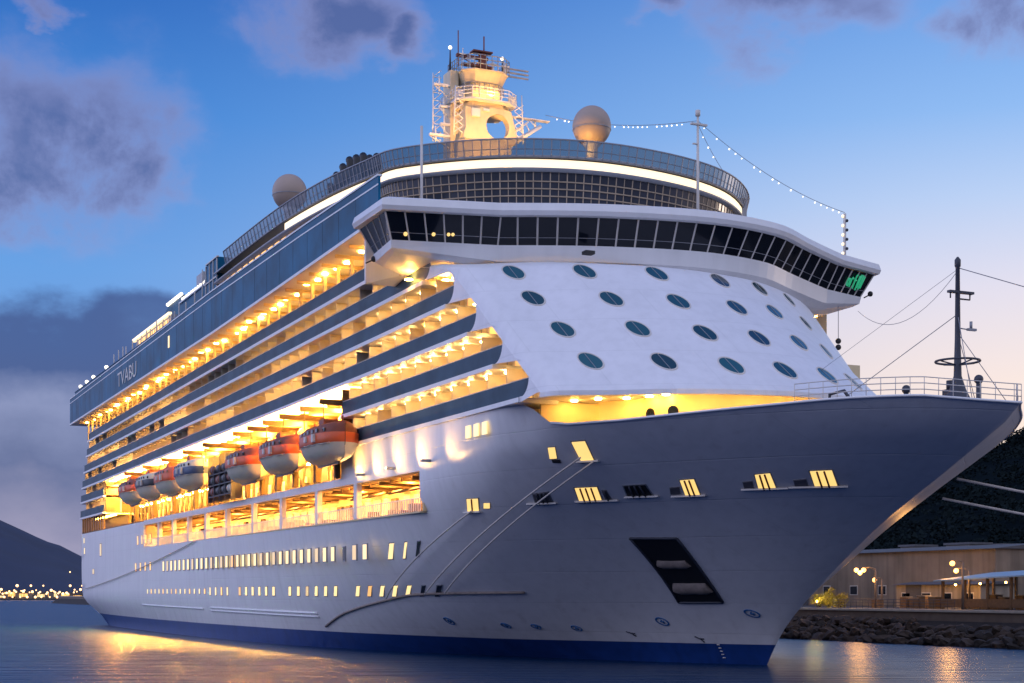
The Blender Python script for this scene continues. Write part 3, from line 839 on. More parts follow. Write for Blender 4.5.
rw.build_each('deck_window', 'door_lit', rco); rf.build_each('deck_frame', 'amber_wall', rco); rd.build_each('deck_locker', 'black_paint', rco)
x = -174
while x < X1 - 1:
    z = 23.25 if x > X0 else 18.3
    MB().lathe([(0.01, 0.12), (0.45, 0.12), (0.5, 0), (0.01, 0)], (x, -21.4, z), 10).build('boat_deck_lamp', 'lamp_hot' if x > X0 else 'lamp', ship)
    if x > X0: MB().lathe([(0.01, 0.12), (0.3, 0.12), (0.34, 0), (0.01, 0)], (x + 2, -18.0, 19.5), 8).build('boat_deck_lamp', 'lamp_prom', ship)
    x += 4.1
# stern posts of the open lower deck
sp = MB()
for i in range(10): sp.box(-176.8 + i * 2.3, -176.5 + i * 2.3, Y + 0.05, Y + 0.35, 15.8, 18.4)
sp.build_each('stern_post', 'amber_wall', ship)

# --- promenade below the boats
pm = MB()
pm.box(-122.6, -13.8, -18.6, -18.3, 12.1, 15.25)
pm.box(-122.6, -13.8, Y + 0.02, -18.3, 11.95, 12.08)
pm.box(-122.6, -13.8, Y + 0.5, -18.3, 15.2, 15.5)
pm.box(-13.9, -13.6, Y + 0.25, -18.3, 12.1, 15.3); pm.box(-122.8, -122.5, Y + 0.26, -18.3, 12.1, 15.3)
pmo = pm.build('promenade', 'cream', ship)
pd = MB(); pl_ = MB(); pr = MB()
x = -121
while x < -15:
    if random.random() < 0.75: pl_.box(x, x + 1.6, -18.66, -18.61, 12.5, 14.3)
    else: pd.box(x, x + 1.3, -18.9, -18.61, 12.1, 14.2)
    pd.box(x + 2, x + 2.2, -22.6, -18.6, 14.85, 15.15)
    if random.random() < 0.6: pd.box(x + 1, x + 1 + random.uniform(.5, 1.4), -20.6, -19.6, 12.1, 12.1 + random.uniform(.5, 1.3))
    if random.random() < 0.5: MB().tube([(x, -21, 14.3), (x + 2.2, -20, 14.6)], 0.12, 6).build('promenade_pipe', 'timber', pmo)
    x += 2.6
pl_.build_each('promenade_door', 'door_lit', pmo); pd.build_each('promenade_locker', 'timber', pmo)
x = -122
while x < -13.9:
    pr.box(x, x + 0.10, Y + 0.06, Y + 0.14, 12.1, 13.1); x += 0.5
pr.box(-122.5, -13.8, Y + 0.04, Y + 0.16, 13.1, 13.18)
pr.build('picket_rail', 'white_paint', pmo)
x = -119
while x < -14:
    MB().lathe([(0.01, 0.1), (0.3, 0.1), (0.34, 0), (0.01, 0)], (x, -20.8, 15.06), 8).build('promenade_lamp', 'lamp_prom', ship); x += 4.4
for x in (-29.6, -41.0, -53, -64, -75.5, -85.6, -95, -104, -113):
    MB().box(x - 0.42, x + 0.42, Y + 0.02, Y + 0.5, 12.1, 15.25).build('promenade_pillar', 'white_paint', ship)
# davit arms
for x in (-27 - 6.6, -39.5, -46.5, -52.5, -58.5, -64.5, -78.5, -88.8, -101, -113.5, -126.5):
    d = MB()
    d.box(x - 0.28, x + 0.28, -24.0, -23.5, 15.95, 18.4); d.hexa([(x - .28, -24, 18.4), (x + .28, -24, 18.4), (x + .28, -23.5, 18.4), (x - .28, -23.5, 18.4), (x - .25, -21.3, 22.6), (x + .25, -21.3, 22.6), (x + .25, -20.6, 22.6), (x - .25, -20.6, 22.6)])
    d.box(x - 0.22, x + 0.22, -25.4, -20.8, 22.6, 23.1)
    d.tube([(x, -25, 22.7), (x, -25, 20.9)], 0.06, 5)
    d.build('davit', 'amber_wall', ship)
# flood lamp that washes the wall under the lowest balcony row
fl = MB()
for x_ in (-27, -19.5, -11.5): fl.box(x_ - .25, x_ + .25, -24.2, -23.45, 15.75, 15.95)
flo = fl.build('wall_flood', 'metal_grey', ship)
def spot(name, loc, target, power, color=(1, 0.62, 0.24), size=60, rad=0.3, parent=None, blend=0.8):
    l = bpy.data.lights.new(name, 'SPOT'); l.energy = power; l.color = color; l.spot_size = R_(size); l.shadow_soft_size = rad; l.spot_blend = blend
    o = bpy.data.objects.new(name, l); COL.objects.link(o)
    o.rotation_euler = (Vector(target) - Vector(loc)).to_track_quat('-Z', 'Y').to_euler()
    if parent: o.parent = parent; o.location = Vector(loc) - WLOC[parent.name]
    else: o.location = loc
    return o
for i, x in enumerate((-29, -24.5, -19.5, -14, -8)):
    spot('wall_flood_beam', (x, -24.6, 15.6), (x + 1.5, -23.2, 18.0), (1500, 1300, 1400, 1000, 500)[i], (1, .55, .17), parent=flo, size=120, blend=1.0)

# --- rings above the bridge: lattice band, lit strip, glass wind screen
RP0 = [(-76, -24.4), (-62, -24.5), (-48, -24.3), (-37, -23.4), (-29, -22), (-24.3, -20.6), (-18.6, -14.3), (-16.0, -6), (-17.3, 3.6), (-21.5, 10.9), (-29, 16.5), (-40, 19.5), (-52, 20)]
RP = [(p.x, p.y) for p in catmull([(a, b, 0) for a, b in RP0], 6)]
def rofs(d): return [(-(0) + q[0], q[1]) for q in offs(RP, d * RS)]
RS = 1
RS = 1 if offs(RP, 1)[42][0] > RP[42][0] else -1
def rline(d, z, lo=0, hi=None): return [(x, y, z) for x, y in rofs(d)][lo:hi]
rb = MB()
rb.grid([rline(-0.9, 36.0, 20), rline(-0.5, 39.2, 20), rline(-0.2, 41.2, 20)], 0, True)
rb.grid([rline(-0.2, 39.8, 0, 21), rline(-0.2, 41.2, 0, 21)], 0, True)
rb.grid([rline(-0.2, 41.2), rline(0.25, 41.2), rline(0.25, 41.45)], 0, True)
rb.grid([rline(0.2, 42.3), rline(0.3, 42.3), rline(0.3, 42.5), rline(-2.5, 42.5)], 0, True)
rbo = rb.build('ring_deck', 'metal_grey', ship)
mat('tan_bar', (0.46, 0.36, 0.26), 0.5, noise=0.15, nscale=1.5); mat('band_glass', (0.035, 0.042, 0.06), 0.12, noise=0.4, nscale=0.5, spec=0.6)
lt = MB()
for i in range(14, len(RP)):
    a = 0
    p0, p1, p2 = Vector(rline(-0.78, 36.0)[i]), Vector(rline(-0.4, 39.2)[i]), Vector(rline(-0.1, 41.2)[i])
    if i >= 20: lt.tube([p0, p1, p2], 0.055, 4, smooth=False); lt.tube([lerp(p0, Vector(rline(-0.78, 36.0)[min(i + 1, len(RP) - 1)]), .5), lerp(p1, Vector(rline(-0.4, 39.2)[min(i + 1, len(RP) - 1)]), .5), lerp(p2, Vector(rline(-0.1, 41.2)[min(i + 1, len(RP) - 1)]), .5)], 0.04, 4, smooth=False)
    else: lt.tube([Vector((p2.x, p2.y, 39.8)), p2], 0.07, 4, smooth=False)
for z, d in ((36.6, -0.68), (37.2, -0.6), (37.8, -0.52), (38.4, -0.45), (39.2, -0.35), (39.8, -0.26), (40.4, -0.17)):
    lt.tube(rline(d, z, 20), 0.06, 4)
lt.build('window_lattice', 'tan_bar', rbo)
lg = MB(); lg.grid([rline(-0.82, 36.1, 20), rline(-0.42, 39.2, 20), rline(-0.13, 41.1, 20)], 0, True)
lg.build('window_band', 'band_glass', rbo)
wl = MB()
for i in range(0, 21):
    q = Vector(rline(-0.12, 40.2)[i]); q2 = Vector(rline(-0.12, 40.2)[i + 1]); 
    a, b = lerp(q, q2, 0.2), lerp(q, q2, 0.8)
    wl.hexa([a, b, b + Vector((0, .1, 0)), a + Vector((0, .1, 0)), a + Vector((0, 0, .8)), b + Vector((0, 0, .8)), b + Vector((0, .1, .8)), a + Vector((0, .1, .8))])
wl.build_each('gallery_window', 'door_lit', rbo)
st = MB(); st.grid([rline(0.12, 41.5, 12, 58), rline(0.12, 42.18, 12, 58)], 0, True)
st.build('strip_light', 'strip_light', rbo)
sg = MB(); sg.grid([rline(0.32, 42.5, 3), rline(0.62, 43.7, 3)], 0, True)
sgo = sg.build('wind_screen', 'screen_glass', rbo)
sf = MB()
zt_ = lambda i: 44.2
for i in range(3, len(RP)):
    sf.tube([rline(0.34, 42.4)[i], rline(0.64, 43.75)[i]], 0.06, 4, smooth=False)
    if i + 1 < len(RP): 
        a, b = Vector(rline(0.34, 42.4)[i]), Vector(rline(0.34, 42.4)[i + 1]); c, d = Vector(rline(0.64, 43.75)[i]), Vector(rline(0.64, 43.75)[i + 1])
        sf.tube([lerp(a, b, 0.5), lerp(c, d, 0.5)], 0.04, 4, smooth=False)
sf.tube(rline(0.64, 43.75, 3), 0.075, 5); sf.tube(rline(0.42, 42.95, 3), 0.04, 4)
sf.build('screen_frame', 'metal_grey', sgo)
# block behind the screen and other top houses
th = MB()
th.box(-60, -24, -17.5, 14, 39.5, 43.2); th.build('sun_deck_house', 'metal_grey', ship)
def house(name, x0, x1, y0, y1, z0, z1, m, slope=0.0):
    h = MB(); h.hexa([(x0, y0, z0), (x1, y0, z0), (x1, y1, z0), (x0, y1, z0), (x0 + slope, y0, z1), (x1, y0, z1), (x1, y1, z1), (x0 + slope, y1, z1)])
    return h.build(name, m, ship)
h1 = house('deck_house', -84, -75.5, -24.3, 18, 39.9, 44.4, 'teal_glass', 3)
fr = MB()
for i in range(5):
    x = -83 + i * 1.8; fr.box(x, x + 0.12, -24.42, -24.31, 40, 44.3)
fr.box(-82, -75.5, -24.42, -24.31, 42.1, 42.25); fr.box(-81, -75.4, -24.45, -24.2, 44.35, 44.5)
fr.build_each('window_frame', 'frame_light', h1)
h2 = house('deck_house', -104, -84.5, -23.0, 18, 39.9, 43.3, 'teal_glass', 4)
MB().box(-101, -84.4, -23.2, 18, 43.3, 43.5).build('roof', 'white_paint', h2)
MB().box(-93.5, -90.0, -22.6, -18, 43.5, 45.6).build('vent_house', 'metal_grey', h2)
lb = MB()
for i in range(12): MB().ball((-99.5 + i * 1.25, -23.0, 43.75), 0.2, 8, 5).build('roof_lamp', 'bulb', h2)
h3 = house('deck_house', -133, -104.5, -23.4, 18, 39.9, 42.6, 'metal_grey', 6)
MB().box(-129.5, -104.6, -23.75, -23.3, 42.5, 42.9).build('strip_light', 'strip_light', h3)
wn = MB()
for i in range(13): wn.box(-126 + i * 1.65, -126 + i * 1.65 + 1.0, -23.48, -23.42, 40.9, 42.2)
wn.build_each('deck_house_window', 'door_lit', h3)
h4 = house('deck_house', -124, -106, -21.5, 16, 42.9, 45.6, 'teal_glass', 9)
for i in range(9): MB().ball((-115 + i * 1.05, -21.6, 45.75), 0.26, 8, 5).build('roof_lamp', 'bulb', h4)
ul = MB()
ul.box(-178, -84, -24.4, -24.2, 39.6, 40.75); ul.box(-178, -84, -24.5, -24.1, 40.75, 40.85)
ulo = ul.build('upper_bulwark', 'teal_glass', ship)
for x in (-172, -165.5, -159, -147): MB().ball((x, -24.4, 41.1), 0.33, 8, 5).build('rail_lamp', 'bulb', ulo)
random.seed(5)
for i in range(16):
    x = -144 + i * 3.6 + random.uniform(-.8, .8)
    MB().box(x, x + 0.14, -23.9, -23.76, 40.8, 42.2 + random.uniform(0, .7)).build('rail_stanchion', 'frame_light', ulo)

# --- funnel pipes
fb = MB(); fb.hexa([(-82, -14, 39), (-60, -14, 39), (-60, -4, 39), (-82, -4, 39), (-79, -12, 51.5), (-61, -12, 52.0), (-61, -6, 52.0), (-79, -6, 51.5)])
fbo = fb.build('funnel', 'dark_steel', ship)
for i in range(14):
    x = -80 + i * 1.2; zt = interp([(-80, 54.6), (-76, 56.2), (-71, 57.0), (-66, 56.2), (-62, 55.4)], x)
    MB().tube([(x, -10 + (i % 2) * 1.2, 52), (x, -10 + (i % 2) * 1.2, zt - 1.1), (x - 0.3, -10 + (i % 2) * 1.2, zt - 0.9)], 0.46, 10).build('exhaust_pipe', 'black_paint', fbo)
# --- radomes
def radome(x, y, z, r, zb):
    m = MB(); m.ball((x, y, z), r, 28, 18, sz=1.05)
    o = m.build('radome', 'dome', ship)
    MB().lathe([(r * .30, zb - z), (r * .32, -r * 1.12), (r * .50, -r * 0.93), (r * .2, -r * .9)], (x, y, z), 16).build('radome_stand', 'white_paint', o)
    MB().lathe([(r * 1.006, -0.04), (r * 1.012, 0.0), (r * 1.006, 0.04)], (x, y, z - r * 0.18), 28).build('radome_seam', 'metal_grey', o)
radome(-21.5, -4, 47.1, 1.72, 42.4)
radome(-59.5, -20.5, 48.4, 1.85, 41)

# --- main mast
MXc, MYc = -46.5, -4.0
mm = MB()
def ringp2(w, d, z, ox=0.0): # octagonal-ish section facing the bow
    return [(MXc + ox + sx * d, MYc + sy * w, z) for sx, sy in ((1, -.6), (1, .6), (.6, 1), (-.8, 1), (-1, .7), (-1, -.7), (-.8, -1), (.6, -1))]
def sect(mb, a, b, mi=0): 
    n = len(a); mb.add(a + b, [(i, (i + 1) % n, n + (i + 1) % n, n + i) for i in range(n)] + [tuple(range(n)), tuple(range(n, 2 * n))], mi)
sect(mm, ringp2(3.3, 2.6, 42), ringp2(3.0, 2.3, 51.9))
CZ, HR = 53.5, 1.3
for xf in (MXc + 2.2, MXc + 1.3):       # front and back plates around the round hole
    o_, i_ = [], []
    for k in range(24):
        t = 2 * math.pi * k / 24; c_, s_ = math.cos(t), math.sin(t); q_ = max(abs(c_) / 2.7, abs(s_) / 1.75)
        o_.append((xf, MYc + .35 + c_ / q_ * (1 - .10 * (s_ / q_)), CZ + s_ / q_ + .1)); i_.append((xf, MYc + 1.1 + HR * c_, CZ + HR * s_))
    mm.add(o_ + i_, [(k, (k + 1) % 24, 24 + (k + 1) % 24, 24 + k) for k in range(24)])
mm.add([(x_, MYc + 1.1 + HR * math.cos(2 * math.pi * k / 24), CZ + HR * math.sin(2 * math.pi * k / 24)) for x_ in (MXc + 2.2, MXc + 1.3) for k in range(24)], [(k, (k + 1) % 24, 24 + (k + 1) % 24, 24 + k) for k in range(24)])
mm.box(MXc - 1.8, MXc + 2.19, MYc - 2.5, MYc - 1.2, 51.9, 55.2); 
sect(mm, ringp2(2.9, 2.2, 55.2), ringp2(2.6, 2.0, 56.0))
sect(mm, ringp2(1.9, 1.6, 56.0), ringp2(2.0, 1.6, 57.8))
sect(mm, ringp2(2.0, 1.7, 57.8), ringp2(2.5, 2.3, 59.0)); sect(mm, ringp2(2.6, 2.4, 59.0), ringp2(2.6, 2.4, 59.15))
mm.box(MXc - 1.6, MXc + 0.3, MYc - 3.4, MYc - 2.5, 42, 59.3)
mast = mm.build('main_mast', 'mast_cream', ship)
def railing(mb, pts, h, posts=True, r=0.05):
    for f in (0.35, 0.68, 1.0): mb.tube([Vector(p) + Vector((0, 0, h * f)) for p in pts], r, 4)
    for p in pts: mb.tube([p, Vector(p) + Vector((0, 0, h))], r, 4)
def dense(pts, step):
    out = []
    for a, b in zip(pts, pts[1:]):
        a, b = Vector(a), Vector(b); n = max(1, int((b - a).length / step))
        out += [lerp(a, b, i / n) for i in range(n)]
    return out + [Vector(pts[-1])]
g1 = MB(); q = ringp2(3.4, 2.9, 56.0); sect(g1, ringp2(3.4, 2.9, 55.85), q); railing(g1, dense(q + [q[0]], 0.8), 1.1)
g1.build('mast_gallery', 'white_paint', mast)
g2 = MB(); q = ringp2(2.7, 2.5, 59.15); railing(g2, dense(q + [q[0]], 0.55), 1.4); q = ringp2(2.2, 1.9, 57.0); railing(g2, dense(q + [q[0]], 0.5), .9); g2.build('mast_railing', 'metal_grey', mast)
w = MB()
for sy in (-1.2, -0.4, 0.4, 1.2): w.box(MXc + 1.5, MXc + 1.72, MYc + sy - .3, MYc + sy + .3, 56.5, 57.7)
w.build_each('mast_window', 'door_lit', mast)
an = MB()
an.tube([(MXc, MYc + .3, 59), (MXc, MYc + .3, 61.6)], 0.42, 8); [an.tube([(MXc, MYc + .3 + d_, 59.2), (MXc, MYc + .3, 61.2)], .08, 4) for d_ in (-1.5, -.8, .8, 1.4)]; an.box(MXc - .5, MXc + .5, MYc - .9, MYc + 1.3, 61.6, 61.75); an.tube([(MXc, MYc + .5, 61.3), (MXc, MYc + .5, 63.4)], 0.08, 5)
an.box(MXc - .2, MXc + .2, MYc - 2.6, MYc + .9, 60.9, 61.2); an.box(MXc - .3, MXc + .3, MYc - 2.0, MYc + 1.4, 60.1, 60.3)
an.tube([(MXc, MYc - 2.4, 59.9), (MXc, MYc - 2.4, 63.6)], 0.06, 5); an.tube([(MXc, MYc - 2.4, 61.0), (MXc, MYc + .5, 60.0)], .06, 4)
an.build('radar_antenna', 'red_brown', mast)
for (dy, z0, z1) in ((-3.3, 59.3, 61.7), (2.6, 59.1, 61.4)):
    p = MB(); p.tube([(MXc, MYc + dy, z0), (MXc, MYc + dy, z1)], [0.14, 0.05], 6); po = p.build('whip_aerial', 'dark_steel', mast)
    MB().ball((MXc, MYc + dy, z1), 0.2, 10, 6).build('aerial_lamp', 'bulb', po)
sb = MB()
for z in (59.6, 60.0, 60.4): sb.box(MXc - .1, MXc + .1, MYc + 2.6, MYc + 5.6, z, z + .12)
sb.build_each('signal_yard', 'metal_grey', mast)
for z, L in ((57.6, 1.9), (55.4, 1.3), (52.4, 2.4), (53.6, 1.2)):
    a = MB(); a.box(MXc - .2, MXc + .2, MYc - 3.2 - L, MYc - 3.2, z, z + .22); a.tube([(MXc, MYc - 3.2 - L, z), (MXc, MYc - 3.2, z - 1.2)], .08, 4); a.tube([(MXc, MYc - 3.0 - L * .8, z - 0.6), (MXc, MYc - 3.0 - L * .8, z + 1.0)], 0.09, 5)
    a.build('yard_arm', 'white_paint', mast)
sc = MB()
for k in range(9):
    z = 52.2 + k * .8
    sc.tube([(MXc - .5, MYc - 4.1, z), (MXc - .5, MYc - 5.0, z)], .05, 4); sc.tube([(MXc - .5, MYc - 5.0, z), (MXc - .5, MYc - 4.1, z + .8)], .04, 4)
sc.tube([(MXc - .5, MYc - 5.0, 52), (MXc - .5, MYc - 5.0, 59)], .07, 4)
sc.build('ladder_cage', 'white_paint', mast)
for sy in (-1, 1):
    sc = MB()
    for k in range(5):
        z = 52.3 + k * .75; sc.tube([(MXc + 2.4, MYc + sy * 2.9, z), (MXc + 2.4, MYc + sy * 3.9, z + .7)], .05, 4); sc.tube([(MXc + 2.4, MYc + sy * 3.9, z), (MXc + 2.4, MYc + sy * 2.9, z + .7)], .05, 4)
    sc.tube([(MXc + 2.4, MYc + sy * 3.9, 52), (MXc + 2.4, MYc + sy * 3.7, 57)], .07, 4)
    sc.build('mast_lattice', 'white_paint', mast)
an2 = MB()
for dx, dy, h_ in ((1.2, -1.6, 1.6), (-.6, 1.7, 2.1), (1.6, .9, 1.2), (.3, -2.0, 2.6), (1.8, 2.1, 1.0)):
    an2.tube([(MXc + dx, MYc + dy, 59.15), (MXc + dx, MYc + dy, 59.15 + h_)], .05, 4, 0, False); an2.box(MXc + dx - .05, MXc + dx + .05, MYc + dy - .45, MYc + dy + .45, 59.15 + h_ * .75, 59.15 + h_ * .75 + .1)
for dy in (-2.9, 2.9): an2.box(MXc + 1.4, MXc + 2.0, MYc + dy - .3, MYc + dy + .3, 56.1, 56.9)
an2.box(MXc + 2.2, MXc + 2.5, MYc - 1.9, MYc - 1.0, 54.2, 55.0); an2.box(MXc + 2.2, MXc + 2.4, MYc - .6, MYc + .1, 54.9, 55.15)
an2.build_each('mast_fitting', 'white_paint', mast)
ra = MB()
for s in (-.9, .9):
    ra.tube([(MXc + s, MYc + 2.4, 51.6), (MXc + s, MYc + 6.6, 54.6)], 0.22, 6); ra.tube([(MXc + s, MYc + 3.0, 53.2), (MXc + s, MYc + 5.2, 54.9)], 0.10, 5)
for i in range(6): ra.tube([(MXc - .9, MYc + 2.7 + i * .7, 52.0 + i * .5), (MXc + .9, MYc + 2.7 + i * .7, 52.0 + i * .5)], 0.1, 5)
for i in range(5): ra.tube([(MXc + .9, MYc + 3.0 + i * .8, 52.2 + i * .55), (MXc + .9, MYc + 3.2 + i * .55, 53.6 + i * .35)], 0.07, 4)
ra.tube([(MXc, MYc + 6.4, 54.5), (MXc, MYc + 6.4, 55.6)], .12, 5); ra.box(MXc - .3, MXc + .3, MYc + 2.6, MYc + 8, 55.4, 55.5)
ra.build('radar_arm', 'white_paint', mast)
fl = MB()
for y in (-9, 1.5): fl.box(-36.2, -35.6, y - .3, y + .3, 43.3, 43.8)
flo = fl.build('mast_flood', 'metal_grey', mast)
spot('mast_flood_beam', (-35.5, -9, 44.2), (MXc, MYc, 54), 13000, (1, .50, .13), 80, .3, flo)
spot('mast_flood_beam', (-35.5, 2.5, 44.2), (MXc, MYc + 1, 56), 12000, (1, .50, .13), 80, .3, flo)
spot('mast_flood_beam', (MXc + 3.0, MYc, 56.2), (MXc + 1.0, MYc, 59), 500, (1, .50, .12), 130, .2, flo)

# --- poles and rails on the bridge roof
pp = MB(); pp.tube([(-15, 3, 36), (-15, 3, 47.2)], [.16, .10], 8); pp.box(-15.15, -14.85, 2.3, 3.9, 46.3, 46.45); pp.box(-15.1, -14.9, 2.5, 3, 44.6, 44.7); pp.tube([(-15, 3, 47.1), (-15, 3, 47.6)], .22, 8)
pole = pp.build('signal_pole', 'frame_light', ship)
pp = MB(); pp.tube([(-13.6, 17.6, 35.0), (-13.6, 17.6, 39.8)], .13, 8)
pole2 = pp.build('wing_pole', 'frame_light', ship)
for i in range(9):
    MB().ball((-13.6 + (.16 if i % 2 else -.05), 17.6 + (.12 if i % 2 else -.16), 36.2 + i * .42), .15, 8, 5).build('pole_lamp', 'strip_light' if i % 2 == 0 else 'dark_steel', pole2)
pp = MB(); pp.tube([(-17.0, -22.0, 36), (-17.0, -22.0, 43.6)], .12, 8)
pp.build('signal_pole', 'frame_light', ship)
rr = MB()
rpts = [(p.x, p.y, 36.0) for p in catmull([(-13.5, 4.5, 0), (-14, 8, 0), (-16, 11.5, 0), (-19, 14, 0)], 5)]
railing(rr, rpts, 1.6, r=.04); rr.build('roof_railing', 'metal_grey', bro)
for (x, y, h) in ((-13.2, 6.8, 1.7), (-13.6, 13.0, .3), (-14.5, 15.5, .5)):
    m = MB(); m.tube([(x, y, 35.7), (x, y, 36 + h)], .09, 6); m.ball((x, y, 36.1 + h), .26, 10, 6); m.build('search_light', 'black_paint', bro)
for (x, y) in ((-12.0, 18.9), (-17, -26.4)):
    m = MB(); m.tube([(x, y - .4, 32.0), (x, y + .2, 32.3)], .06, 5); m.ball((x, y + .3, 32.4), .25, 10, 6); m.build('wing_lamp', 'black_paint', bro)

# --- hull windows and doors
def quad_on_hull(mb, pts, off, th=0.06):
    P = [hull_pt(x, z, off)[0] for x, z in pts]; n = hull_pt(*pts[0])[1]
    B = [p - n * th for p in P]
    mb.hexa(B + P)
def hwin(x, z, w, h, m, name='hull_window', label=None):
    b = MB(); r = 0.25 * w; 
    if z > 7.5 and x < -25:
        b.box(x - w / 2, x + w / 2, Y - 0.03, Y + 0.1, z - h / 2, z + h / 2)
        y = Y
    else:
        e = .2; hz = (half(x, z + e) - half(x, z - e)) / (2 * e); hx = (half(x + e, z) - half(x - e, z)) / (2 * e); k = 2.9
        sl = hz * k / max(.25, 1 - hx * k) * h / 2
        quad_on_hull(b, [(x - w / 2 - sl, z - h / 2), (x + w / 2 - sl, z - h / 2), (x + w / 2 + sl, z + h / 2), (x - w / 2 + sl, z + h / 2)], 0.03, 0.12)
    o = b.build(name, 'metal_grey', ship)
    b = MB(); w *= .84; h *= .88
    if z > 7.5 and x < -25: b.box(x - w / 2, x + w / 2, Y - 0.045, Y + 0.1, z - h / 2, z + h / 2)
    else: quad_on_hull(b, [(x - w / 2 - sl, z - h / 2), (x + w / 2 - sl, z - h / 2), (x + w / 2 + sl, z + h / 2), (x - w / 2 + sl, z + h / 2)], 0.045, 0.1)
    if m == 'lit_window':
        r = random.random(); m = 'lit_window' if r < .68 else ('lit_window_dim' if r < .9 else 'door_dim')
    b.build('pane', m, o)
    if label: o['label'] = label
    return o
nwin = 0
random.seed(9)
for i, x in enumerate((-21.0, -24.0, -26.9, -29.7)): hwin(x, 9.15, 1.15 if i else .55, 1.45, 'lit_window')
hwin(-18.3, 9.2, .6, 1.3, 'dark_glass', label='dark hull window'); hwin(-32.6, 9.1, .7, 1.4, 'dark_glass', label='dark hull window')
for i in range(31): hwin(-35.8 - i * 2.45, 9.15, 1.05, 1.45, 'lit_window')
for x in (-118, -121.5, -125, -128.5): hwin(x, 9.3, .8, 1.3, 'door_lit')
for x in (-118, -121, -124, -127): hwin(x, 13.2, .8, 1.4, 'door_lit')
hwin(-158, 12.6, 1.6, 2.2, 'lit_window'); hwin(-165, 9.1, 1.6, .9, 'lit_window'); hwin(-174, 12.8, .9, 1.2, 'lit_window'); hwin(-174.4, 14.6, .9, 1.0, 'lit_window')
for i in range(38):
    x = -25.5 - i * 2.55
    w = .85 if x > -75 else .6
    if i in (5, 12, 19): continue
    hwin(x, 5.75, w, 1.05 if x > -85 else .7, 'lit_window' if x > -75 or i % 3 else 'door_lit')
for x in (-20.3, -22.9): hwin(x, 5.75, .7, 1.0, 'dark_glass', label='dark hull window')
# three windows in the lit wall under row A
for x in (-1.1, -2.6, -4.1): MB().box(x - .42, x + .42, Y - .03, Y + .05, 16.95, 17.85).build('wall_window', 'lit_window', ship)
# mooring ports: lit openings with frame and ledge
def mport(pts, m, bars=0, ledge=None, label=None):
    f = MB()
    cx = sum(p[0] for p in pts) / 4; cz = sum(p[1] for p in pts) / 4
    big = [(cx + (x - cx) * 1.12, cz + (z - cz) * 1.14) for x, z in pts]
    quad_on_hull(f, big, 0.03, 0.1)
    o = f.build('mooring_port', 'metal_grey', ship)
    g = MB(); quad_on_hull(g, pts, 0.06, 0.05); g.build('port_light', m, o)
    if bars:
        b = MB()
        for i in range(1, bars + 1):
            t = i / (bars + 1); A = (lerp(pts[0][0], pts[1][0], t), lerp(pts[0][1], pts[1][1], t)); B = (lerp(pts[3][0], pts[2][0], t), lerp(pts[3][1], pts[2][1], t))
            pa, pb = hull_pt(*A, .12)[0], hull_pt(*B, .12)[0]; b.tube([pa, pb], .07, 5)
        b.build('fairlead_bar', 'red_brown' if m.startswith('lit') else 'dark_steel', o)
    if ledge:
        l = MB(); x0, x1, z = ledge; n = 6
        P = [hull_pt(lerp(x0, x1, i / n), z, 0.0) for i in range(n + 1)]
        for i in range(n):
            a, b = P[i][0], P[i + 1][0]; na, nb = P[i][1], P[i + 1][1]
            na = Vector((na.x, na.y, 0)).normalized() * .38; nb = Vector((nb.x, nb.y, 0)).normalized() * .38
            u = Vector((0, 0, .12)); l.hexa([a - na * .3, b - nb * .3, b + nb, a + na, a - na * .3 + u, b - nb * .3 + u, b + nb + u, a + na + u])
        l.build('port_ledge', 'frame_light', o)
    if label: o['label'] = label
    return o
def para(x, z, w, h, sl): return [(x - w / 2 + sl, z - h / 2), (x + w / 2 + sl, z - h / 2), (x + w / 2 - sl, z + h / 2), (x - w / 2 - sl, z + h / 2)]
Q = {'big': [(5.06, 14.66), (5.98, 14.74), (7.13, 15.9), (6.18, 15.89)], 'small': [(3.31, 14.99), (3.81, 14.99), (4.63, 15.66), (4.11, 15.66)], 'dark': [(3.16, 14.73), (3.67, 14.69), (3.88, 14.89), (3.34, 14.91)],
 '473': [(-8.27, 11.76), (-7.07, 11.75), (-6.02, 12.67), (-7.3, 12.69)], '487': [(-6.25, 11.98), (-5.67, 11.96), (-5.19, 12.31), (-5.79, 12.33)],
 '592': [(1.02, 12.15), (2.51, 12.21), (3.6, 13.08), (2.17, 13.07)], '606': [(2.8, 12.23), (3.21, 12.25), (3.84, 12.86), (3.55, 12.84)], '640': [(4.43, 12.37), (6.04, 12.39), (6.7, 13.11), (5.32, 13.08)],
 '686': [(8.06, 12.31), (9.06, 12.36), (10.16, 13.32), (9.23, 13.29)], '673': [(7.34, 12.47), (7.94, 12.48), (8.52, 12.89), (7.92, 12.87)], '762': [(12.92, 12.57), (13.89, 12.6), (14.9, 13.49), (14.0, 13.43)],
 '748': [(12.13, 12.57), (12.66, 12.58), (13.27, 13.06), (12.71, 13.02)], '822': [(15.81, 12.62), (16.79, 12.69), (17.94, 13.56), (16.97, 13.53)], '800': [(14.88, 12.59), (15.47, 12.6), (16.1, 13.08), (15.46, 13.03)], '540': [(-1.94, 12.11), (-0.75, 12.14), (0.07, 12.88), (-1.12, 12.78)]}
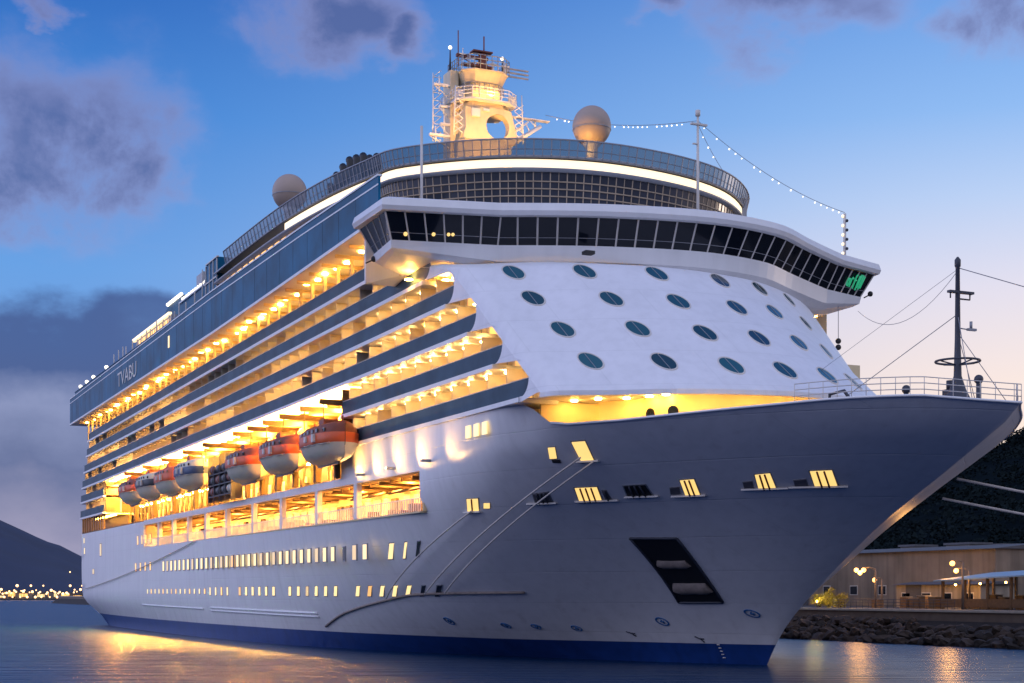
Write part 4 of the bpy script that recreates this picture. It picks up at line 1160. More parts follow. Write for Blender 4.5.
for k_, m_, nb_, lg_, lab_ in (('big', 'lit_port', 0, (4.72, 6.18, 14.6), 'tallest lit mooring port, nearest the bulwark'), ('small', 'lit_port', 0, None, None), ('dark', 'black_paint', 0, None, 'dark slot under a small lit port'),
        ('473', 'lit_port', 1, (-8.57, -6.82, 11.66), None), ('487', 'lit_port', 0, None, None), ('592', 'lit_port', 3, (0.74, 3.45, 12.1), 'wide lit port with four bars'), ('606', 'dim_port', 1, None, None), ('640', 'black_paint', 3, (4.15, 6.32, 12.28), 'unlit port with dark bars'),
        ('686', 'lit_port', 2, (7.08, 9.3, 12.22), None), ('673', 'dim_port', 0, None, None), ('762', 'lit_port', 2, (11.87, 14.38, 12.48), None), ('748', 'dim_port', 0, None, None), ('822', 'lit_port', 2, (14.47, 16.87, 12.52), None), ('800', 'dim_port', 0, None, None),
        ('540', 'dim_port', 3, (-2.53, -0.56, 12.05), 'narrow grey fairlead with a ledge')):
    mport(Q[k_], m_, nb_, lg_, lab_)
# anchor pocket with rollers
A4 = [(-2.4, 4.88), (0.8, 4.9), (3.4, 9.57), (0.36, 9.65)]
ap = MB()
N = 10
def apt(u, v, off): a = lerp(Vector(A4[0]), Vector(A4[1]), u); b = lerp(Vector(A4[3]), Vector(A4[2]), u); q = lerp(a, b, v); return hull_pt(q.x, q.y, off)[0]
ap.grid([[apt(i / 4, j / N, 0.045) for i in range(5)] for j in range(N + 1)], 0, True)
apo = ap.build('anchor_pocket', 'black_paint', ship)
fr = MB()
for a, b in (((0, 0), (1, 0)), ((1, 0), (1, 1)), ((1, 1), (0, 1)), ((0, 1), (0, 0))):
    fr.tube([apt(lerp(a[0], b[0], i / 8), lerp(a[1], b[1], i / 8), .05) for i in range(9)], .10, 5)
fr.build('pocket_frame', 'dark_steel', apo)
for v, u0, u1, r in ((.60, .12, .82, .62), (.22, .10, .92, .85)):
    m = MB(); c = [apt(lerp(u0, u1, i / 6), v + (.02 if i in (0, 6) else 0), -r * .55) for i in range(7)]
    m.tube(c, [r * .9, r, r, r * .97, r, r, r * .9], 16); m.build('anchor_fluke', 'roller', apo)
# thruster marks
for x, z, r in ((-23.9, 3.15, .55), (-17.79, 2.85, .42), (-15.31, 2.8, .40), (-12.38, 2.7, .42), (-5.36, 3.35, .52), (1.78, 4.05, .55)):
    c, n, u, w_ = hull_pt(x, z, .03)
    m = MB(); 
    m.grid([[c + (u * math.cos(2 * math.pi * k / 24) + w_ * math.sin(2 * math.pi * k / 24)) * rr_ + n * o_ for k in range(25)] for rr_, o_ in ((r * .78, 0), (r * .78, .03), (r, .03), (r, -.03))], 0, False)
    mo = m.build('thruster_mark', 'mark_blue', ship)
    k = MB(); k.tube([c - w_ * r * .38 + u * r * .2, c + w_ * r * .05 - u * r * .12, c + w_ * r * .38 + u * r * .1], .07, 4); k.tube([c + u * r * .3, c - u * r * .3], .06, 4); k.build('mark_symbol', 'mark_blue', mo)
for x, z in ((-8.7, 2.3), (-3.6, 1.95)):
    c, n, u, w_ = hull_pt(x, z, .03); k = MB(); k.tube([c - u * .35 + w_ * .3, c + w_ * .05, c + u * .15 - w_ * .3], .05, 4); k.tube([c + w_ * .1, c + u * .3 + w_ * .05], .05, 4); k.build('draught_tick', 'dark_steel', ship)
for i in range(5):
    c, n, u, w_ = hull_pt(-2.6 - i * .06, 1.55 - i * .26, .03); k = MB(); k.tube([c - u * .12, c + u * .12], .045, 4); k.build('draught_tick', 'frame_light', ship)
# rubbing strake
SK = [(-47.5, 2.25), (-44.5, 3.0), (-41.3, 3.65), (-36, 4.4), (-30.4, 5.0), (-26, 5.4), (-22.2, 5.52), (-16.7, 5.6), (-12, 5.65)]
sk = MB(); sk.tube([hull_pt(a.x, a.y, .06)[0] for a in catmull([(a, b, 0) for a, b in SK], 4)], .12, 6); sk.build('rubbing_strake', 'roller', ship)
sk = MB()
for z in (3.2, 3.55): sk.tube([hull_pt(-48 - i * 1.6, z + i * .01, .05)[0] for i in range(24)], .12, 5)
sk.build('fender_strake', 'white_paint', ship)
sk = MB(); sk.tube([hull_pt(-88 - i * 1.6, 3.6 + i * .01, .05)[0] for i in range(24)], .12, 5); sk.build('fender_strake', 'white_paint', ship)

# --- fore mast and bow rails
fm = MB()
fm.lathe([(1.5, 16.0), (1.25, 17.2), (.95, 17.9), (.55, 18.7), (.26, 19.6), (.19, 22), (.14, 26.6), (.20, 26.7), (.20, 27.1), (.05, 27.3)], (21.6, 0, 0), 12)
fmo = fm.build('fore_mast', 'dark_steel', ship)
rg = MB()
rg.tube([(21.6 + 1.4 * math.cos(t), 1.4 * math.sin(t), 20.55) for t in [2 * math.pi * i / 28 for i in range(29)]], .075, 6)
for t in (0, math.pi / 2, math.pi, 3 * math.pi / 2): rg.tube([(21.6, 0, 20.3), (21.6 + 1.35 * math.cos(t), 1.35 * math.sin(t), 20.5)], .05, 5)
rg.build('mast_ring', 'dark_steel', fmo)
cb = MB(); cb.box(21.45, 21.75, -.75, 1.25, 24.95, 25.1); cb.tube([(21.6, 1.0, 25), (21.6, 1.0, 24.6), (21.6, 0, 24.6)], .06, 5); cb.tube([(21.6, -.6, 25), (21.6, -.6, 24.6)], .05, 5); cb.build('crossbar', 'dark_steel', fmo)
lm = MB(); lm.box(21.5, 21.7, .8, 1.5, 22.6, 22.75); lm.tube([(21.6, 1.1, 22.7), (21.6, 1.1, 23.2)], .1, 6); lm.tube([(21.6, .2, 22.7), (21.6, 1.1, 22.65)], .04, 4); lm.build('mast_lamp_bracket', 'metal_grey', fmo)
for e in ((16.5, -6.5, 17.6), (25.2, -2.0, 17.7), (16.8, 6.2, 17.4), (24.6, 1.6, 17.4)):
    m = MB(); m.tube([(21.6, 0, 23.6 if e[1] < 0 else 22.4), e], .025, 4); m.build('mast_stay', 'cable', fmo)
for e in ((9.0, -5.0, 19.2),):
    m = MB(); m.tube([(21.6, 0, 26.5), e], .015, 4); m.build('mast_stay', 'cable', fmo)
top = [Vector(q) for q in rowS if q[0] > 21]
rl = MB(); pts = dense(top, 1.1); railing(rl, [p + Vector((-.15, .15, 0)) for p in pts], 1.15, r=.03); rl.build('bow_railing', 'frame_light', ship)
rl = MB(); pts = dense([Vector(q) for q in rowP if q[0] > 18], 1.1); railing(rl, [p + Vector((-.15, -.15, 0)) for p in pts], 1.15, r=.03); rl.build('bow_railing', 'frame_light', ship)
for (x, y) in ((19.2, -2.2), (24.9, -1.2)):
    m = MB(); m.tube([(x, y, 15.9), (x, y, 18.7)], .16, 8); m.ball((x, y, 18.9), .3, 10, 6); m.build('deck_light_post', 'dark_steel', ship)
m = MB(); m.tube([(17.5, -7.2, 17.2), (17.6, -7.1, 18.5), (18.3, -6.5, 18.7), (19.1, -6.0, 17.4)], .12, 6); m.build('deck_davit', 'dark_steel', ship)
m = MB(); m.box(20.0, 20.6, .1, .9, 15.9, 18.9); m.tube([(20.3, .5, 18.9), (20.3, .5, 19.5)], .25, 8); m.build('winch_console', 'dark_steel', ship)

# ================================================================== LIFEBOATS (hang on the davits: things of their own)
def boat(name, label, L, W, mats, band=True, cabin=0.95, lat=False):
    root = empty(name, (0, 0, 0)); tag(root, label, 'lifeboat', 'lifeboats on the open boat deck')
    st_ = [(-.5, .0), (-.47, .45), (-.40, .75), (-.25, .96), (0, 1.0), (.25, .96), (.40, .75), (.47, .45), (.5, .0)]
    def sec(u, wv, z, wf): return (u * L * (1 - .05 * (1.8 - z) if z < 1.8 else 1), W / 2 * wv * wf, z)
    def loft(levels):
        m = MB()
        for sy in (-1, 1):
            m.grid([[(sec(u, wv, z + (abs(u) ** 3) * rise, wf)[0], sy * max(.02, sec(u, wv, z, wf)[1]), z + (abs(u) ** 3) * rise) for u, wv in st_] for z, wf, rise in levels], 0, True)
        return m
    hb = loft([(0, .05, 2.8), (.18, .42, 2.2), (.55, .72, 1.6), (1.05, .90, 1.0), (1.6, 1.0, .5)]); hb.build('hull', mats[0], root)
    loft([(1.6, 1.04, .5), (1.65, 1.06, .45), (2.45, 1.06, .3), (2.5, 1.0, .3)]).build('side_band', mats[1], root)
    c = loft([(2.5, .98, .3), (2.9, .94, .2), (3.25, .78, .1), (3.45, .45, 0), (3.5, .05, 0)]); co = c.build('canopy', mats[2], root)
    w = MB()
    for i in range(7):
        x = -L * .36 + i * L * .12; wv = interp([(-.5, 0), (-.4, .75), (-.25, .96), (0, 1), (.25, .96), (.4, .75), (.5, 0)], x / L) * .965
        for sy in (-1, 1): w.box(x - .28, x + .28, sy * W / 2 * wv - .05, sy * W / 2 * wv + .05, 2.62, 2.92)
    w.build_each('boat_window', 'dark_glass', co)
    t = MB(); t.tube([(-L * .42, 0, 3.3), (-L * .42, 0, 4.0)], .10, 6, 0, False); t.tube([(L * .42, 0, 3.3), (L * .42, 0, 4.0)], .10, 6, 0, False); t.box(-.6, .8, -.7, .7, 3.4, 4.0); t.build_each('hook_gear', 'red_brown', root)
    k = MB(); k.box(-.25, .25, -W * .57, -W * .50, 1.9, 2.4); k.box(L * .2, L * .2 + .5, -W * .565, -W * .5, 1.75, 2.45); k.build_each('side_hatch', 'frame_light', root)
    k = MB(); k.box(-L * .3, L * .32, -.09, .09, -.12, .1); k.build('keel', 'boat_navy', root)
    g = MB(); g.tube([(-L * .44 + i * L * .088, -W / 2 * 1.08 * interp([(-.5, 0.3), (-.4, .78), (0, 1), (.4, .78), (.5, .3)], -.44 + i * .088), 1.62 - (.12 if i % 2 else 0)) for i in range(11)], .045, 4); g.build('grab_line', 'rope', root)
    return root
b1 = boat('lifeboat', 'orange banded lifeboat nearest the bow, cream keel below', 9.4, 3.9, ('boat_cream', 'orange_grp', 'red_brown'))
def put(o, x, z, y=-25.2):
    d = Vector((x, y, z)) - WLOC[o.name]; o.location = (x, y, z)
put(b1, -31.6, 17.0)
for x, lab in ((-45.2, 'orange banded lifeboat hanging second from the bow, between two davits'), (-58.5, 'orange banded lifeboat hanging third from the bow, beside the stacked rafts')):
    o = copy_tree(b1); o['label'] = lab; put(o, x, 17.1)
b2 = boat('lifeboat', 'blue banded tender with pale canopy just aft of the stacked rafts', 9.8, 3.8, ('boat_cream', 'boat_blue', 'boat_cream')); put(b2, -83.6, 17.9)
b3 = boat('lifeboat', 'dull orange lifeboat between the blue tender and the black lifeboat', 9.6, 3.8, ('boat_cream', 'orange_grp', 'orange_grp')); put(b3, -95.2, 17.9)
b4 = boat('lifeboat', 'black banded lifeboat with pale canopy, second from the stern', 9.8, 3.8, ('boat_cream', 'boat_navy', 'boat_cream')); put(b4, -107.4, 18.0)
b5 = boat('lifeboat', 'red brown lifeboat hanging nearest the stern', 10.4, 3.8, ('boat_cream', 'orange_grp', 'red_brown')); put(b5, -119.8, 18.0)
# racks of life raft canisters
random.seed(21)
lab = ['upper', 'middle', 'lower']
for j in range(3):
    for i in range(4):
        r = empty('life_raft', (-75.2 + i * 2.6, -24.6, 17.2 + j * 1.25))
        tag(r, 'dark life raft canister in the %s tier of the rack beside the third lifeboat' % lab[j], 'life raft', 'life raft canisters in the rack, %s tier' % lab[j])
        MB().tube([(r.location.x - 1.0, -24.6, r.location.z), (r.location.x - .9, -24.6, r.location.z), (r.location.x + .9, -24.6, r.location.z), (r.location.x + 1.0, -24.6, r.location.z)], [.35, .55, .55, .35], 12).build('canister', random.choice(['boat_navy', 'red_brown', 'boat_cream', 'black_paint']), r)
        MB().tube([(r.location.x - .08, -24.6, r.location.z), (r.location.x + .08, -24.6, r.location.z)], .575, 12).build('strap', 'metal_grey', r)
rk = MB()
for i in range(5):
    rk.box(-76.6 + i * 2.6, -76.45 + i * 2.6, -25.2, -24.0, 15.96, 21.2)
for j in range(3): rk.box(-76.6, -66, -25.2, -24.0, 16.5 + j * 1.25, 16.62 + j * 1.25)
rk.build('raft_rack', 'dark_steel', ship)

# ================================================================== ROPES AND LIGHT STRINGS
def sag(a, b, s, n=16):
    a, b = Vector(a), Vector(b); return [lerp(a, b, i / n) - Vector((0, 0, s * 4 * (i / n) * (1 - i / n))) for i in range(n + 1)]
def rope(a, b, s, label, r=.065, group=None, m='rope', name='mooring_rope', out=0.0):
    P = [p + Vector((.35, -.94, 0)) * (out * 4 * (i / 16) * (1 - i / 16)) for i, p in enumerate(sag(a, b, s))]
    o = MB().tube(P, r, 6).build(name, m); return tag(o, label, 'rope', group)
hp = lambda x, z, o=.2: hull_pt(x, z, o)[0]
rope(hp(-7.3, 12.0, .3), hp(-30.0, 5.3, .35), .15, 'mooring rope from the small lit port down to the bend of the strake', out=1.2)
rope(hp(5.9, 15.2, .4), hp(-22.2, 5.7, .35), .2, 'upper of two parallel mooring ropes running down the bow from the tallest lit port', out=1.5)
rope(hp(6.3, 14.9, .4), hp(-19.0, 5.8, .35), .2, 'lower of two parallel mooring ropes running down the bow from the tallest lit port', out=1.5)
rope((-90, -23.6, 12.0), (-172, -23.7, 6.2), .5, 'thin pale rope slanting down the stern quarter of the hull', .07)
rope((19.0, 2.2, 13.2), (45, 46.5, 4.6), .6, 'upper mooring rope from the right side of the bow to the quay', .10)
rope((17.2, 2.5, 12.0), (40, 46.5, 4.2), .6, 'lower mooring rope from the right side of the bow to the quay', .10)
rope((21.6, 0, 26.6), (66, 40, 5), .3, 'thin dark stay from the fore mast top towards the quay', .03, m='cable', name='stay_wire')
def festoon(a, b, s, n, label, skip=(), r=.07):
    root = empty('light_string', a); tag(root, label, 'light string')
    P = sag(a, b, s, 24); MB().tube(P, .025, 4).build('cable', 'cable', root)
    P = sag(a, b, s, n)
    for i, p in enumerate(P[1:-1]):
        if i in skip or (i * 29) % 7 == 3: continue
        MB().ball(p - Vector((0, 0, .18)), r * (0.75 + .5 * ((i * 37) % 10) / 10), 8, 5).build('bulb', 'bulb', root)
    return root
spot('radome_flood', (-19.5, -6.5, 43.6), (-21.5, -4, 46.6), 900, (1, .52, .12), 80, .2, flo)
festoon((-44, 2.4, 55.3), (-15, 3, 46.7), .7, 34, 'string of white bulbs sagging from the mast to the bridge roof pole', skip=(0, 1, 3, 6, 9))
festoon((-15, 3, 46.7), (-13.6, 17.6, 39.9), .9, 24, 'string of white bulbs falling from the roof pole to the port wing pole', skip=(1, 3, 7, 13, 15))
fs = festoon((-15, 3, 46.4), (-14.6, 5.4, 42.4), .2, 5, 'short string of bulbs hanging beside the roof pole')
fs = MB().tube(sag((-12.2, 18.0, 30.8), (21.6, 0, 26.4), 2.2), .022, 4).build('signal_cable', 'cable'); tag(fs, 'dark cable sagging from the bridge wing to the fore mast top', 'cable')
bl = empty('signal_ball', (-11.6, 15.4, 29.5)); tag(bl, 'pair of small black balls hanging on a line below the bridge wing', 'signal ball')
MB().tube([(-11.6, 15.4, 31.1), (-11.6, 15.4, 27.9)], .035, 4).build('line', 'cable', bl)
for z in (27.85, 27.3): MB().ball((-11.6, 15.4, z), .26, 12, 7).build('ball', 'black_paint', bl)

# ================================================================== RIGHT SHORE: quay, boulders, lamps, sheds, hill
QY, QZ = 49.0, 3.65
structure(MB().add([(-700, QY + .6, QZ - .02), (500, QY + .6, QZ - .02), (500, 260, QZ - .02), (-700, 260, QZ - .02)], [(0, 1, 2, 3)]), 'quay_ground', 'asphalt')
bk = MB(); bk.hexa([(-700, 41.2, -3), (500, 41.2, -3), (500, QY, -3), (-700, QY, -3), (-700, QY - .9, 2.4), (500, QY - .9, 2.4), (500, QY, 2.4), (-700, QY, 2.4)]); structure(bk, 'embankment', 'rock_dark')
q = MB().box(-700, 500, QY - .5, QY + .6, 1.5, QZ - .25).build('quay_wall', 'concrete'); tag(q, 'long brown concrete quay wall above the boulders', 'quay wall')
q2 = MB().box(-700, 500, QY - .7, QY + .7, QZ - .248, QZ).build('coping', 'coping', q)
random.seed(31)
protos_r = []
for k in range(6):
    bm = bmesh.new(); bmesh.ops.create_icosphere(bm, subdivisions=2, radius=1)
    for v in bm.verts:
        d = v.co.normalized(); n = math.sin(d.x * 3.1 + k) * .22 + math.sin(d.y * 4.3 + k * 2) * .18 + math.sin(d.z * 5.1 + k * 3) * .15
        v.co = Vector((d.x * (1 + n), d.y * (1 + n) * .8, d.z * (1 + n) * .62))
        v.co += Vector((random.uniform(-.07, .07) for _ in range(3)))
    me = bpy.data.meshes.new('boulder'); bm.to_mesh(me); bm.free(); me.materials.append(MATS['rock' if k % 3 else 'rock_dark']); protos_r.append(me)
nr = 0
for row in range(4):
    x = -72.0
    while x < 22 and nr < 270:
        s_ = random.uniform(.55, .95); x += s_ * 1.55
        o = bpy.data.objects.new('boulder', protos_r[random.randrange(6)]); COL.objects.link(o)
        o.location = (x + random.uniform(-.3, .3), 41.3 + row * 1.95 + random.uniform(-.5, .5), .15 + row * .62 + random.uniform(-.15, .2))
        o.rotation_euler = (random.uniform(-.4, .7), random.uniform(-.5, .5), random.uniform(0, 6)); o.scale = (s_ * 1.25, s_ * 1.1, s_ * 1.15)
        tag(o, 'rough brown boulder in the bank under the quay wall', 'boulder', 'boulders under the quay wall'); nr += 1
# buildings
def shed(name, label, x0, x1, y0, y1, z1, wall_m, roof_m, nwin, lit=(), rise=1.2, wz=(6.2, 8.2), cat='building'):
    o = empty(name, ((x0 + x1) / 2, (y0 + y1) / 2, QZ)); tag(o, label, cat)
    MB().box(x0, x1, y0, y1, QZ, z1).build('wall', wall_m, o)
    r = MB(); ym = (y0 + y1) / 2
    r.add([(x0 - .4, y0 - .5, z1 + .01), (x1 + .4, y0 - .5, z1 + .01), (x1 + .4, ym, z1 + rise), (x0 - .4, ym, z1 + rise), (x0 - .4, y1 + .5, z1 + .01), (x1 + .4, y1 + .5, z1 + .01)], [(0, 1, 2, 3), (3, 2, 5, 4), (0, 3, 4), (1, 5, 2), (0, 4, 5, 1)])
    r.build('roof', roof_m, o)
    for i in range(nwin):
        xc = x0 + (x1 - x0) * (i + .5) / nwin; 
        w = MB(); w.box(xc - .9, xc + .9, y0 - .08, y0 - .02, wz[0], wz[1]); wo_ = w.build('window', 'frame_light', o)
        MB().box(xc - .78, xc + .78, y0 - .1, y0 - .082, wz[0] + .12, wz[1] - .12).build('pane', 'door_lit' if i in lit else 'dark_glass', wo_)
    d = MB(); d.box(x0 + 2, x0 + 5, y0 - .1, y0 - .02, QZ, QZ + 3); d.build('door', 'roof_grey', o)
    return o
shed('warehouse', 'long pale low warehouse behind the street lamp', -97, -52, 70, 84, 11.2, 'stucco', 'roof_grey', 7, (), .8, (5.2, 6.6))
shed('harbour_building', 'pale building with small windows under a dark roof, right end', -50, 10, 84, 98, 10.4, 'stucco_dim', 'roof_grey', 14, (), 4.2, (6.6, 8.6))
o = shed('shed', 'low brown lean-to shed standing before the warehouse', -64, -48, 64, 69.8, 6.6, 'stucco_dim', 'roof_grey', 4, (), .4, (4.6, 5.6), 'shed')
# open pavilion with blue canopy roof
pv = empty('pavilion', (-26, 60, QZ)); tag(pv, 'open timber pavilion with pale blue sloping roof on the quay', 'pavilion')
r = MB(); r.hexa([(-46, 55, 6.9), (-6, 55, 8.2), (-6, 64, 9.2), (-46, 64, 7.9), (-46, 55, 7.05), (-6, 55, 8.35), (-6, 64, 9.35), (-46, 64, 8.05)]); r.build('roof', 'awning_blue', pv)
for i in range(11):
    x = -45 + i * 3.8
    for y in (55.6, 63.4): MB().box(x - .14, x + .14, y - .14, y + .14, QZ, 6.85 + (x + 46) * .0325 + (y - 55) * .11).build('post', 'timber', pv)
MB().box(-45, -6.5, 55.5, 55.7, QZ + .2, QZ + 1.2).build('railing', 'timber', pv)
for i in range(8): MB().ball((-43.5 + i * 4.2, 56.2, 6.5 + i * .12), .12, 8, 5).build('lamp', 'lamp_soft', pv)
def street_lamp(x, y, h, label, arm=1.2, globes=1, power=900):
    o = empty('street_lamp', (x, y, QZ)); tag(o, label, 'street lamp')
    p = MB(); p.tube([(x, y, QZ), (x, y, QZ + h)], [.17, .10], 8); p.tube([(x, y, QZ + h), (x - arm * .5, y - .4, QZ + h + .25), (x - arm, y - .8, QZ + h + .15)], .07, 6); p.build('post', 'concrete', o)
    for k in range(globes):
        cx = x - arm - k * .75; g = MB(); g.ball((cx, y - .8, QZ + h - .1 - .35 * (k % 2)), .30, 12, 7); g.build('lamp_head', 'street_bulb', o)
    l = bpy.data.lights.new('lamp_glow', 'POINT'); l.energy = power; l.color = (1, .46, .10); l.shadow_soft_size = 1.1
    lo_ = bpy.data.objects.new('lamp_glow', l); COL.objects.link(lo_); lo_.parent = o; lo_.location = Vector((x - arm - .3, y - 1.5, QZ + h - .5)) - WLOC[o.name]
    return o
street_lamp(-57.5, 55.5, 4.9, 'tall street lamp with three bright globes before the warehouse', 1.4, 3, 1100)
street_lamp(-46.0, 60.5, 4.7, 'street lamp with one glaring orange head left of the tall concrete post', 1.4, 1, 1500)
street_lamp(-38.6, 53, 5.4, 'street lamp post at the left end of the blue pavilion', .8, 1, 450)
street_lamp(-64.5, 62, 3.7, 'short street lamp with a dim head near the bow', .5, 1, 250)
# shrubs, bins and fence on the quay
def leafy(name, label, c, r, n, cat, m='leaf', group=None, trunk=0.0, seed=0):
    rnd = random.Random(seed); o = empty(name, (c[0], c[1], c[2] - r * .8 - trunk)); tag(o, label, cat, group)
    m_ = MB()
    cl = [(rnd.gauss(0, .45), rnd.gauss(0, .45), rnd.gauss(.1, .38)) for _ in range(16)]
    for _ in range(n):
        q = cl[rnd.randrange(16)]; p = Vector((c[0] + (q[0] + rnd.gauss(0, .2)) * r, c[1] + (q[1] + rnd.gauss(0, .2)) * r, c[2] + (q[2] + rnd.gauss(0, .18)) * r))
        a = Vector((rnd.gauss(0, 1), rnd.gauss(0, 1), rnd.gauss(0, 1))).normalized(); b = a.orthogonal().normalized(); s_ = r * rnd.uniform(.06, .13)
        m_.add([p - a * s_, p + b * s_ * .5, p + a * s_, p - b * s_ * .5], [(0, 1, 2, 3)])
    m_.build('crown', m, o)
    t = MB()
    for k in range(4): t.tube([(c[0], c[1], c[2] - r * .8 - trunk), (c[0] + rnd.uniform(-.2, .2) * r, c[1] + rnd.uniform(-.2, .2) * r, c[2] - r * .2), (c[0] + rnd.uniform(-.6, .6) * r, c[1] + rnd.uniform(-.6, .6) * r, c[2] + r * .3)], [.05 * r + .03, .04 * r + .02, .01], 5)
    t.build('trunk', 'bark', o)
    return o
mat('leaf_lit', (0.22, 0.20, 0.03), 0.7, noise=0.3, nscale=3)
for i, (x, y) in enumerate(((-66.5, 53.5), (-64.2, 53.2), (-62.0, 53.4))):
    leafy('shrub', ['rounded yellow green shrub nearest the bow on the quay', 'yellow green shrub between two like it on the quay edge', 'yellow green shrub on the quay edge beside the railing'][i], (x, y, QZ + 1.0), 1.25, 900, 'shrub', 'leaf_lit', None, 0, i)
l = bpy.data.lights.new('garden_lamp_glow', 'POINT'); l.energy = 420; l.color = (1, .7, .2)
gl_ = empty('garden_lamp', (-64, 51.2, QZ)); tag(gl_, 'low garden lamp lighting the shrubs on the quay', 'garden lamp')
MB().tube([(-64, 51.2, QZ), (-64, 51.2, QZ + .7)], .06, 6).build('post', 'dark_steel', gl_); MB().ball((-64, 51.2, QZ + .8), .12, 8, 5).build('lamp_head', 'lamp_soft', gl_)
lo_ = bpy.data.objects.new('garden_lamp_glow', l); COL.objects.link(lo_); lo_.parent = gl_; lo_.location = (0, -.3, 1.1)
fe = MB(); pts = [Vector((-61 + i * 1.2, 51.5, QZ)) for i in range(20)]; railing(fe, pts, 1.1, r=.035)
tag(fe.build('fence', 'dark_steel'), 'thin dark railing along the quay edge beside the shrubs', 'fence')
random.seed(41)
for i in range(14):
    x = -60 + i * 1.9 + random.uniform(-.5, .5); h = random.uniform(.8, 1.7); y = 57 + random.uniform(0, 5)
    c = empty('crate', (x, y, QZ)); tag(c, 'dark crate in the row of stores before the warehouse', 'crate', 'crates stacked along the quay')
    MB().box(x - .6, x + .6, y - .5, y + .5, QZ, QZ + h).build('box', 'timber', c); MB().box(x - .65, x + .65, y - .55, y + .55, QZ + h + .002, QZ + h + .1).build('lid', 'stucco_dim', c)

# hill on the right with wooded ridge
hl = MB()
def ridge(px):   # height of the ridge (pixel row) along the view, used to lay out the terrain profile
    return interp([(700, 580), (800, 548), (860, 512), (900, 488), (935, 473), (960, 464), (985, 455), (1024, 438), (1100, 410), (1300, 380), (1700, 420)], px)
D0, D1 = 330.0, 760.0
rows = []
for j in range(17):
    t = j / 16; D = lerp(D0, D1, t); r_ = []
    for i in range(61):
        px = 700 + i * 16.7
        zr = 5.655 + (592 - ridge(px)) / FPX * D1
        z = lerp(QZ - .5, zr, sstep(t) * .55 + t * .45) + math.sin(i * .7 + j * 1.3) * 2.2 * t + math.sin(i * 1.9 + j * .6) * 1.2 * t
        q = CAM + FWD * D + RGT * ((px - 512) / FPX * D)
        r_.append((q.x, q.y, z))
    rows.append(r_)
last = rows[-1]; rows.append([(x + FWD.x * 300, y + FWD.y * 300, -2) for x, y, z in last])
hl.grid(rows, 0, True)
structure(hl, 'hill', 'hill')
# wood on the hill: one mass
wd = MB(); rnd = random.Random(5)
for _ in range(5200):
    i = rnd.uniform(0, 59.9); j = rnd.uniform(1.5, 16); a, b = int(i), min(15, int(j)); fi, fj = i - a, j - b
    P = lerp(lerp(Vector(rows[b][a]), Vector(rows[b][a + 1]), fi), lerp(Vector(rows[b + 1][a]), Vector(rows[b + 1][a + 1]), fi), min(1, fj))
    s_ = rnd.uniform(1.6, 3.4) * (1 if rnd.random() < .93 else 1.5)
    for _k in range(18):
        c = P + Vector((rnd.gauss(0, .5) * s_, rnd.gauss(0, .5) * s_, rnd.uniform(.1, .9) * s_))
        u = Vector((rnd.gauss(0, 1), rnd.gauss(0, 1), rnd.gauss(0, 1))).normalized(); v = u.orthogonal().normalized(); q = s_ * rnd.uniform(.12, .30)
        wd.add([c + u * q, c + v * q * .7, c - u * q, c - v * q * .7], [(0, 1, 2, 3)])
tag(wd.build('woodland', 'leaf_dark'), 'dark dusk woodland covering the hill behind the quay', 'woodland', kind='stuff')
def cam_pt(px, py, D): return CAM + FWD * D + RGT * ((px - 512) / FPX * D) + Vector((0, 0, (592 - py) / FPX * D))
for px, py, D, w_, lab in ((968, 545, 352, 8, 'larger pale flat roofed house at the foot of the dark hill'), (918, 547, 352, 5, 'small pale house at the foot of the hill above the warehouse roof'), (1005, 546, 350, 5, 'small grey house at the foot of the hill, far right')):
    q = cam_pt(px, py, D); o = empty('house', (q.x, q.y, q.z - 8)); tag(o, lab, 'house')
    MB().box(q.x - w_ / 2, q.x + w_ / 2, q.y - 3, q.y + 3, q.z - 8, q.z).build('wall', 'far_wall', o)
    MB().box(q.x - w_ / 2 - .4, q.x + w_ / 2 + .4, q.y - 3.4, q.y + 3.4, q.z + .002, q.z + .5).build('roof', 'roof_grey', o)
    MB().box(q.x - 1, q.x + .6, q.y - 3.1, q.y - 3.02, q.z - 2.4, q.z - 1).build('window', 'dark_glass', o)

# ================================================================== LEFT: far mountain, shore town lights
mt = MB(); rows = []
prof = [(-420, 470), (-250, 490), (-120, 500), (-40, 508), (0, 520), (22, 530), (45, 541), (62, 546), (80, 556), (110, 568), (160, 578), (230, 590), (300, 600)]
for j in range(13):
    t = j / 12; D = lerp(1120, 2600, t); r_ = []
    for i in range(61):
        px = -420 + i * 12; zr = 5.655 + (592 - interp(prof, px)) / FPX * 2600
        z = lerp(1.5, zr, t ** .9) + (math.sin(i * .9 + j) + math.sin(i * .43 + j * 1.7)) * 3.5 * t * (1 - t) * 2
        q = CAM + FWD * D + RGT * ((px - 512) / FPX * D); r_.append((q.x, q.y, z))
    rows.append(r_)
rows.append([(x + FWD.x * 500, y + FWD.y * 500, -5) for x, y, z in rows[-1]])
mt.grid(rows, 0, True)
structure(mt, 'mountain', 'mountain')
sh = MB(); a, b, c, d = [CAM + FWD * D + RGT * ((px - 512) / FPX * D) for px, D in ((-420, 1075), (320, 1075), (320, 1200), (-420, 1200))]
sh.hexa([(p.x, p.y, -2) for p in (a, b, c, d)] + [(p.x, p.y, z) for p, z in zip((a, b, c, d), (.8, .8, 2.2, 2.2))])
structure(sh, 'far_shore', 'shore_land')
rnd = random.Random(17)
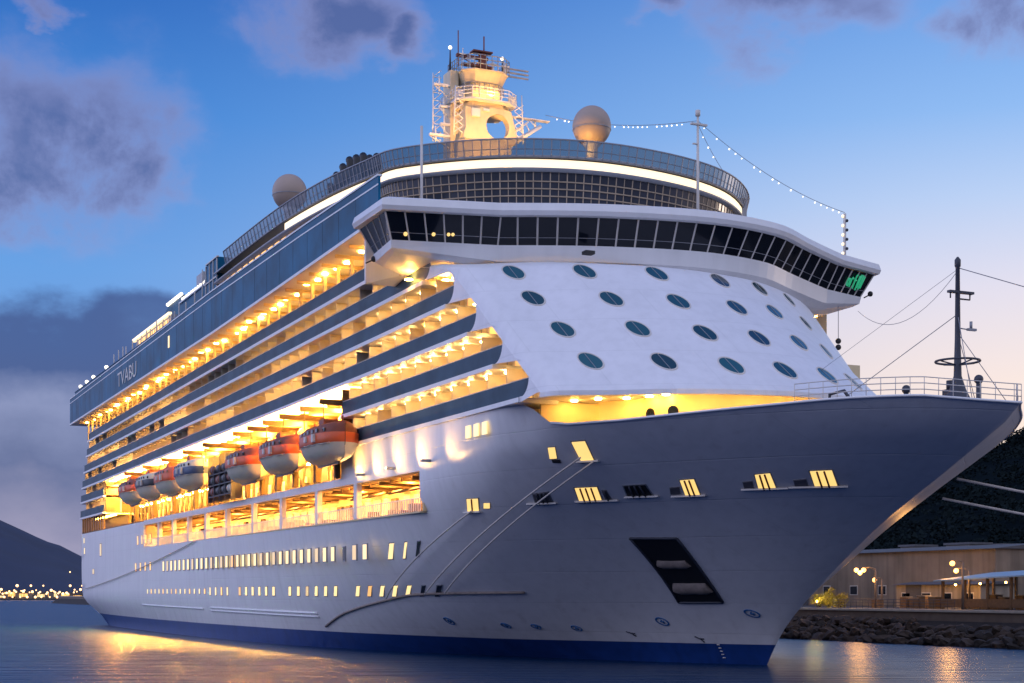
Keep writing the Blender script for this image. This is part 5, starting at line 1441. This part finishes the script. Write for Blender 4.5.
for i in range(16):
    px = -6 + i * 7.0 + rnd.uniform(-2, 2); D = 1090 + rnd.uniform(0, 25); q = CAM + FWD * D + RGT * ((px - 512) / FPX * D); h = rnd.uniform(2.5, 6); w_ = rnd.uniform(3, 6)
    o = empty('shore_house', (q.x, q.y, .8)); tag(o, 'small low house among the lights on the far left shore', 'house', 'houses on the far shore')
    MB().box(q.x - w_ / 2, q.x + w_ / 2, q.y - w_, q.y + w_, .8, .8 + h).build('wall', 'far_wall', o); MB().box(q.x - w_ / 2 - .3, q.x + w_ / 2 + .3, q.y - w_ - .3, q.y + w_ + .3, .81 + h, 1.6 + h).build('roof', 'roof_grey', o)
    MB().box(q.x + w_ / 2 + .02, q.x + w_ / 2 + .15, q.y - w_ * rnd.uniform(.3, .8), q.y + w_ * rnd.uniform(.2, .8), .9 + h * .3, .8 + h * .85).build('window', ('door_lit', 'lit_window')[i % 2], o)
for i in range(58):
    px = -8 + i * 1.85 + rnd.uniform(-.8, .8); D = 1078 + rnd.uniform(0, 10); q = CAM + FWD * D + RGT * ((px - 512) / FPX * D); h = rnd.uniform(2.6, 6.5) if i % 7 else 9
    if i % 4 == 3: h = 1.0
    o = empty('harbour_lamp', (q.x, q.y, .8)); tag(o, 'glowing lamp on the far left shore', 'lamp', 'lamps along the far shore')
    MB().tube([(q.x, q.y, .8), (q.x, q.y, .8 + h)], .12, 5).build('post', 'dark_steel', o); MB().ball((q.x, q.y, 1.1 + h), rnd.uniform(.45, 1.0), 8, 6).build('lamp_head', 'town_bulb', o)
for px, py, r_ in ((60, 577.5, 1.6), (70, 572, .7)):
    D = 1500; q = cam_pt(px, py, D)
    o = empty('hillside_lamp', (q.x, q.y, q.z - 4)); tag(o, 'bright lamp alone on the dark mountain slope' if r_ > 1 else 'faint lamp higher on the dark mountain slope', 'lamp')
    MB().tube([(q.x, q.y, q.z - 14), (q.x, q.y, q.z)], .2, 5).build('post', 'dark_steel', o); MB().ball(q, r_, 8, 6).build('lamp_head', 'town_bulb', o)
